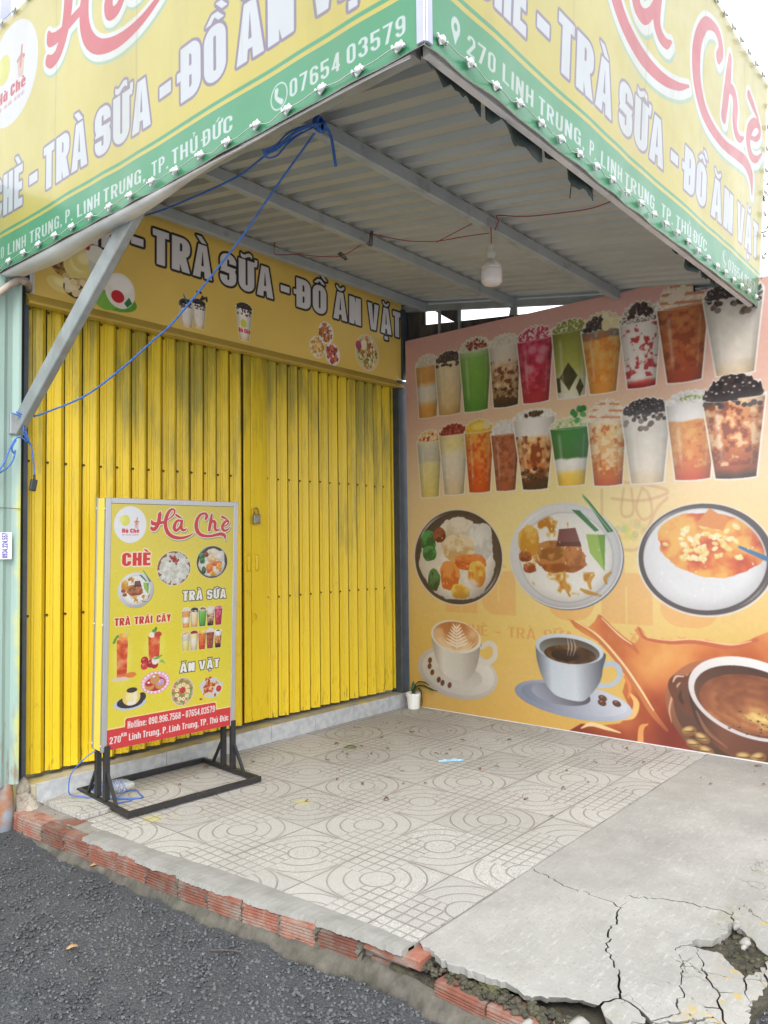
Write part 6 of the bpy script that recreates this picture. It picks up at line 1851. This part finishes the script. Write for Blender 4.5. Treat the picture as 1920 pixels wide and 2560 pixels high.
for pts in ([(-1.564,-.215,3.165),(-1.575,-.22,3.10),(-1.562,-.235,3.083),(-1.559,-.43,3.034),(-1.554,-.625,2.975),(-1.551,-.782,2.942),(-1.548,-.926,2.965),(-1.547,-.985,2.968),(-1.547,-.998,3.02)],
            [(-1.546,-1.0,3.014),(-1.541,-1.164,2.943),(-1.537,-1.286,2.897),(-1.532,-1.42,2.862),(-1.530,-1.50,2.848),(-1.526,-1.61,2.837),(-1.521,-1.768,2.815)],
            [(-1.52,-1.80,2.820),(-1.517,-1.82,2.86),(-1.52,-1.82,2.890),(-1.622,-2.029,2.793),(-1.728,-2.267,2.707),(-1.807,-2.446,2.649),(-1.867,-2.575,2.625)],
            [(-1.532,-1.45,2.85),(-1.527,-1.55,2.87),(-1.52,-1.68,2.895)]):
    MB().tube(catmull(pts,6), .0026, 5).build('strand', M_rwire, rw, smooth=True)
b = MB(); coil_c = Vector((-1.551,-.79,2.945))
for q in range(3): b.tube([coil_c+Vector((.03*math.cos(a+q),.02*math.sin(a)*math.cos(q),.018*math.sin(a+q*.7)-.008)) for a in np.linspace(0,5,10)], .0025, 5)
b.build('taped_joint', M_dwire, rw)
b = MB()
for q in range(3): b.tube(catmull([(-1.55+.008*q,-1.005,3.03),(-1.556+.01*q,-1.005,2.975),(-1.54+.012*q,-.98,2.953),(-1.53+.02*q,-.96,2.97+.01*q)],4), .0024, 5)
b.build('tie', M_dwire, rw)
hb = MB().tube(catmull([(-2.072,-2.50,2.80),(-2.075,-2.50,2.70),(-2.104,-2.50,2.575)],4), .0022, 5).build('dangling_wire', M_dwire, None)
tag(hb, 'short dark wire dangling under the roof near the front banner', 'wire')
bulb = thing('light_bulb', 'unlit white bulb hanging from the front purlin on a red wire', 'light bulb', (-1.556,-1.80,2.535))
MB().tube([(.0,0,.29),(.002,0,.25),(0,0,.19)], .003, 5).build('flex', M_rwire, bulb)
MB().lathe([(.010,.205),(.018,.200),(.020,.185),(.019,.172),(.021,.168),(.021,.150),(.018,.142),(.019,.138),(.019,.128)], 18).build('socket', M_ceram, bulb, smooth=True)
MB().lathe([(.019,.130),(.026,.124),(.038,.112),(.047,.098),(.0505,.084),(.0505,.076)], 24).build('neck', M_ceram, bulb, smooth=True)
MB().lathe([(.0505,.0765),(.0515,.070),(.0515,.030),(.049,.014),(.040,.004),(.022,.0),(.002,-.001)], 24).build('diffuser', M_bulb, bulb, smooth=True)

# ------------------------------------------------------------------ menu stand
st = thing('menu_stand', 'yellow lightbox menu sign with red foot band on a black steel stand', 'sign stand', (-2.385,-.295,.0), (0,0,R(-4.0)))
def SB(nm, c, d, m, bev=.002, par=st): return MB().box(c, d).build(nm, m, par, bevel=bev)
# base frame, local coordinates; x across, y depth
bx, by = .372, .268
for s_ in (-1,1):
    SB('base_bar', (0,s_*by,.020), (2*bx+.022,.022,.026), M_black)
    SB('base_bar', (s_*bx,0,.0205), (.022,2*by-.024,.026), M_black)
for sx_ in (-1,1):
    for sy_ in (-1,1):
        SB('leg', (sx_*(bx-.005),sy_*.045+.01,.165), (.027,.027,.262), M_black)
        b = MB(); b.bar((sx_*(bx-.005),sy_*.060+.01,.165),(sx_*(bx-.005),sy_*.150+.01,.030),.014,.012); b.build('strut', M_black, st)
bxr = bpy.data.objects.new('light_box', None); COL.objects.link(bxr); bxr.parent = st
bxr.location = (-.008,.018,.268); bxr.rotation_euler = (R(2.1),0,0)
W_, H_ = .772, 1.245
T_ = .105
fr = .0275
b = MB().box((0,0,H_/2),(W_-.008,T_-.012,H_-.006)); b.build('shell', M_boxside, bxr)
for s_ in (-1,1):
    for yy in (-1,1):
        MB().box((s_*(W_/2-fr/2),yy*(T_/2-.006),H_/2),(fr,.020,H_)).build('frame', M_alu, bxr, bevel=.002)
    for zz in (0,1):
        if zz == 1 or s_ == 1:
            MB().box((0,s_*(T_/2-.006)*1.0,zz*(H_-fr)+fr/2*1.0),(W_-2*fr-.001,.0195,fr)).build('frame', M_alu, bxr, bevel=.002)
img = make_sign().image('menu_print')
sheet('menu_face', (-W_/2+fr-.0005,-T_/2-.0015,.006), (1,0,0), (0,0,1), W_-2*fr+.001, H_-fr-.007, 8, 12, [print_mat('menu_print', img, .28, .5, .56, grain=.01, coat=.3), M_white], bxr, depth=lambda u, v: .001*math.sin(u*4)*math.sin(v*3), thick=.003)
b = MB()
for z in (.03,.62,1.19):
    for yy in (-1,1): b.lathe([(.006,0),(.005,.003),(.001,.004)], 8, Matrix.Translation((-W_/2-.001,yy*(T_/2-.008),z)) @ Matrix.Rotation(R(-90),4,'Y'))
b.build('screws', M_led, bxr)

# bottle with blue cord, on the tiles inside the stand
bt = thing('plastic_bottle', 'clear plastic bottle wound with blue cord lying under the menu stand', 'bottle', (-2.625,-.155,.040), (0,R(90),R(-28)))
MB().lathe([(.001,-.095),(.028,-.094),(.034,-.085),(.034,-.03),(.031,-.02),(.034,-.01),(.034,.04),(.028,.066),(.015,.085),(.013,.098),(.001,.099)], 18, None).build('body', M_glassy, bt, smooth=True)
b = MB()
for q in range(9):
    z0 = -.085+.017*q
    b.tube([(.0265*math.cos(a),.0265*math.sin(a),z0+.012*math.sin(a+q)+random.uniform(-.002,.002)) for a in np.linspace(0,2*math.pi,14)], .0026, 5)
b.build('cord_inside', M_blue, bt, smooth=True)
bc = thing('blue_lead', 'blue lead running from the light box to the bottle on the floor', 'cord', (0,0,0))
MB().tube(catmull([(-2.765,-.225,.262),(-2.80,-.20,.235),(-2.850,-.15,.16),(-2.855,-.13,.08),(-2.842,-.13,.045),(-2.80,-.16,.034),(-2.74,-.20,.012),(-2.69,-.22,.008),(-2.62,-.30,.006),(-2.57,-.33,.006),(-2.55,-.27,.007),(-2.53,-.20,.008),(-2.58,-.19,.010),(-2.66,-.24,.008),(-2.70,-.30,.007),(-2.63,-.33,.006)],6), .0030, 6).build('strand', M_blue, bc, smooth=True)

# ------------------------------------------------------------------ pot plant
pp = thing('potted_plant', 'small white pot with drooping dark green leaves in the corner by the mural', 'potted plant', (-.085,-.105,.001))
MB().lathe([(.040,0),(.045,.004),(.052,.085),(.053,.092),(.058,.093),(.0595,.118),(.059,.121),(.055,.121),(.053,.112)], 22).build('pot', M_pot, pp, smooth=False, bevel=.001)
MB().lathe([(.001,.107),(.053,.108)], 16, None, 0, caps=False).build('soil', M_soil, pp)
def leaf_blade(pts, w, m, par, nm='leaf'):
    cs = catmull(pts, 5); b_ = MB(); n_ = len(cs)
    for i, c in enumerate(cs):
        t = i/(n_-1); d = (cs[min(i+1,n_-1)]-cs[max(i-1,0)]).normalized()
        s_ = d.cross(Vector((0,0,1)));
        if s_.length < .05: s_ = Vector((1,0,0))
        s_.normalize(); up = s_.cross(d)
        ww = w*max(.06, math.sin(math.pi*min(1,.12+t*.88))**.7)
        b_.v += [tuple(c-s_*ww+up*ww*.3),tuple(c),tuple(c+s_*ww+up*ww*.3),tuple(c+s_*ww+up*(ww*.3-.0008)),tuple(c-up*.0008),tuple(c-s_*ww+up*(ww*.3-.0008))]
    for i in range(n_-1):
        for k in range(6):
            a, c_ = i*6+k, i*6+(k+1)%6
            b_.f.append([a,c_,c_+6,a+6]); b_.m.append(0)
    return b_.build(nm, m, par, smooth=True)
leaf_blade([(0,0,.105),(.01,-.01,.15),(.03,-.03,.168),(.06,-.07,.16),(.055,-.14,.145),(.045,-.20,.148)], .022, M_leafd, pp)
leaf_blade([(.0,0,.105),(.01,.0,.15),(.02,-.02,.19),(.045,-.06,.197),(.055,-.11,.180)], .024, M_leafd, pp)
leaf_blade([(.0,-.01,.105),(.005,-.03,.155),(.01,-.06,.135),(.012,-.066,.08),(.012,-.07,.02)], .014, M_leafd, pp)
leaf_blade([(-.01,0,.105),(-.02,.01,.15),(-.035,.02,.172)], .012, M_leafd, pp)
leaf_blade([(0,.0,.105),(.02,.02,.16),(.04,.03,.20)], .014, M_leafd, pp)

# ------------------------------------------------------------------ fallen leaves and litter
def leaf_mesh(L, W0, curl, seed):
    g_ = random.Random(seed); n_ = 5; b_ = MB()
    for i in range(n_+1):
        t = i/n_; w = W0*math.sin(math.pi*(.06+.88*t))*g_.uniform(.8,1.2)
        z = curl*math.sin(t*math.pi)+g_.uniform(0,.002)
        for s_, dz in ((-1,curl*.5),(0,0),(1,curl*.7)):
            b_.v.append((L*(t-.5), s_*w, z+dz*abs(s_)))
    nb = len(b_.v); b_.v += [(x,y,z-.0007) for x,y,z in b_.v]
    for i in range(n_):
        for k in range(2):
            a = i*3+k
            b_.f += [[a,a+1,a+4,a+3],[nb+a,nb+a+3,nb+a+4,nb+a+1]]; b_.m += [0,0]
    for i in range(n_):
        for k in (0,2):
            a = i*3+k; b_.f.append([a,a+3,nb+a+3,nb+a]); b_.m.append(0)
    return b_
protos = [leaf_mesh(.036,.009,.006,1), leaf_mesh(.030,.010,.009,2), leaf_mesh(.042,.008,.004,3), leaf_mesh(.022,.008,.006,4)]
lv0 = [q.build('dry_leaf', M_dry, None, smooth=True) for q in protos]
spots = [(-1.437,-.362),(-1.225,-.384),(-.808,-.194),(-.827,-.17),(-.588,-.265),(-.538,-.329),(-.68,-.562),(-.658,-.404),(-.778,-.355),(-.93,-.509),(-1.508,-.586),(-1.62,-.787),(-1.348,-.592),(-1.33,-.538),(-1.159,-.537),(-1.258,-.707),(-1.011,-1.009),(-.985,-1.067),(-1.408,-1.071),(-1.581,-1.22),(-1.715,-1.051),(-1.509,-1.31),(-2.082,-1.011),(-1.815,-.626),(-1.97,-.387),(-1.831,-1.313),(-1.107,-1.387),(-.746,-1.152),(-.208,-.892),(-.474,-1.189),(-1.014,-1.433),(-1.81,-.279),(-.887,-1.019),(-.199,-1.127),(-.587,-1.831),(-.43,-2.046),(-.951,-1.956),(-1.136,-1.911),(-.418,-1.64),(-.843,-1.778),(-1.396,-1.847),(-1.532,-2.059),(-.187,-1.845),(-2.33,-.30),(-2.20,-.28),(-2.05,-.15),(-1.1,-.70),(-.5,-.75),(-.35,-.45),(-1.75,-.9),(-.65,-.95)]
spots2 = [(-.518,-2.394),(-.591,-2.468),(-.437,-2.684),(-.101,-2.568),(-.225,-2.584)]
for i, (x, y) in enumerate(spots+spots2):
    o = lv0[i] if i < 4 else lv0[i % 4].copy()
    if i >= 4: COL.objects.link(o)
    o.location = (x,y,.004); k = random.uniform(.45,.95); o.scale = (k,k,k)
    o.rotation_euler = (random.uniform(-.3,.3),random.uniform(-.15,.15),random.uniform(0,6.28))
    if i < len(spots): tag(o, 'small brown dry leaf scattered on the patterned floor tiles', 'leaf', 'dry leaves on the tiles')
    else: tag(o, 'small dark dry leaf scattered on the scraped concrete slab', 'leaf', 'dry leaves on the concrete')
o = leaf_mesh(.075,.016,.010,8).build('green_leaf', M_greenleaf, None, smooth=True); o.location = (-1.235,-.515,.005); o.rotation_euler = (0,0,-.75)
tag(o, 'curled fresh green leaf lying on the tiles in front of the shutter', 'leaf')
M_wrap = mat('blue_wrapper', (.16,.42,.72), (.40,.58,.74), 60, .4)
b = MB()
pw = [(-.075,-.012),(-.055,.008),(-.03,.012),(-.01,.004),(.02,.016),(.045,.004),(.065,.010),(.07,-.010),(.04,-.014),(.015,-.004),(-.005,-.016),(-.04,-.010)]
b.prism(pw, 0, lambda x, y: .003+.006*abs(math.sin(x*60)))
o = b.build('wrapper', M_wrap, None); o.location = (-1.07,-1.16,.003); o.rotation_euler = (0,0,-.72)
tag(o, 'torn light blue wrapper strip lying on the tiles', 'litter')
o = leaf_mesh(.060,.014,.010,11).build('tan_leaf', M_tan, None, smooth=True); o.location = (-3.02,-.70,road_z(-3.02,-.7)+.014); o.rotation_euler = (0,.1,-.5)
tag(o, 'tan dry leaf lying on the asphalt near the brick edge', 'leaf')
o = leaf_mesh(.038,.011,.006,12).build('orange_scrap', M_tan, None, smooth=True); o.location = (-3.42,-1.25,road_z(-3.42,-1.25)+.012); o.rotation_euler = (0,0,-.3)
tag(o, 'small orange brown scrap on the open asphalt', 'leaf')
o = MB().tube(catmull([(-3.12,-1.62,-.108),(-3.09,-1.66,-.106),(-3.06,-1.71,-.107)],4), .0028, 5).build('twig', M_wood, None)
tag(o, 'thin dark twig lying on the asphalt by the kerb', 'twig')
# far overhead cable and a sprig of tree above the right banner
o = MB().tube(catmull([(6.0,1.5,9.4),(10,3.0,9.6),(15,5,9.7),(22,8,11.0)],4), .012, 5).build('overhead_cable', M_dwire, None)
tag(o, 'thin overhead cable crossing the white sky right of the banner', 'cable')
tr = thing('tree', 'sparse tree branch tips above the front banner right end', 'tree', (12.5,1.5,0))
MB().tube([(0,0,-.1),(.1,.1,3),(-.1,.0,6),(.2,.2,8.6)], [.16,.13,.08,.02], 8).build('trunk', M_wood, tr, smooth=True)
b = MB()
for q in range(12):
    a = q*.6; b.tube([(.1,.1,6.2+.2*q),(.1+math.cos(a)*.7,.1+math.sin(a)*.7,6.7+.2*q),(.1+math.cos(a)*1.2,math.sin(a)*1.2,7.3+.15*q)], [.03,.02,.006], 5)
b.build('branches', M_wood, tr, smooth=True)
b = MB(); g_ = random.Random(4)
for q in range(420):
    a, r0, z = g_.uniform(0,6.28), g_.uniform(.1,1.5), g_.uniform(5.8,9.3)
    c = Vector((r0*math.cos(a), r0*math.sin(a), z)); d = Vector((g_.uniform(-1,1),g_.uniform(-1,1),g_.uniform(-1,.2))).normalized(); e = d.cross(Vector((.3,.2,1))).normalized()
    L = g_.uniform(.06,.12)
    b.add([c-d*L, c+e*L*.35, c+d*L, c-e*L*.35], [(0,1,2,3)])
o = b.build('crown', M_leafd, tr, recalc=False)
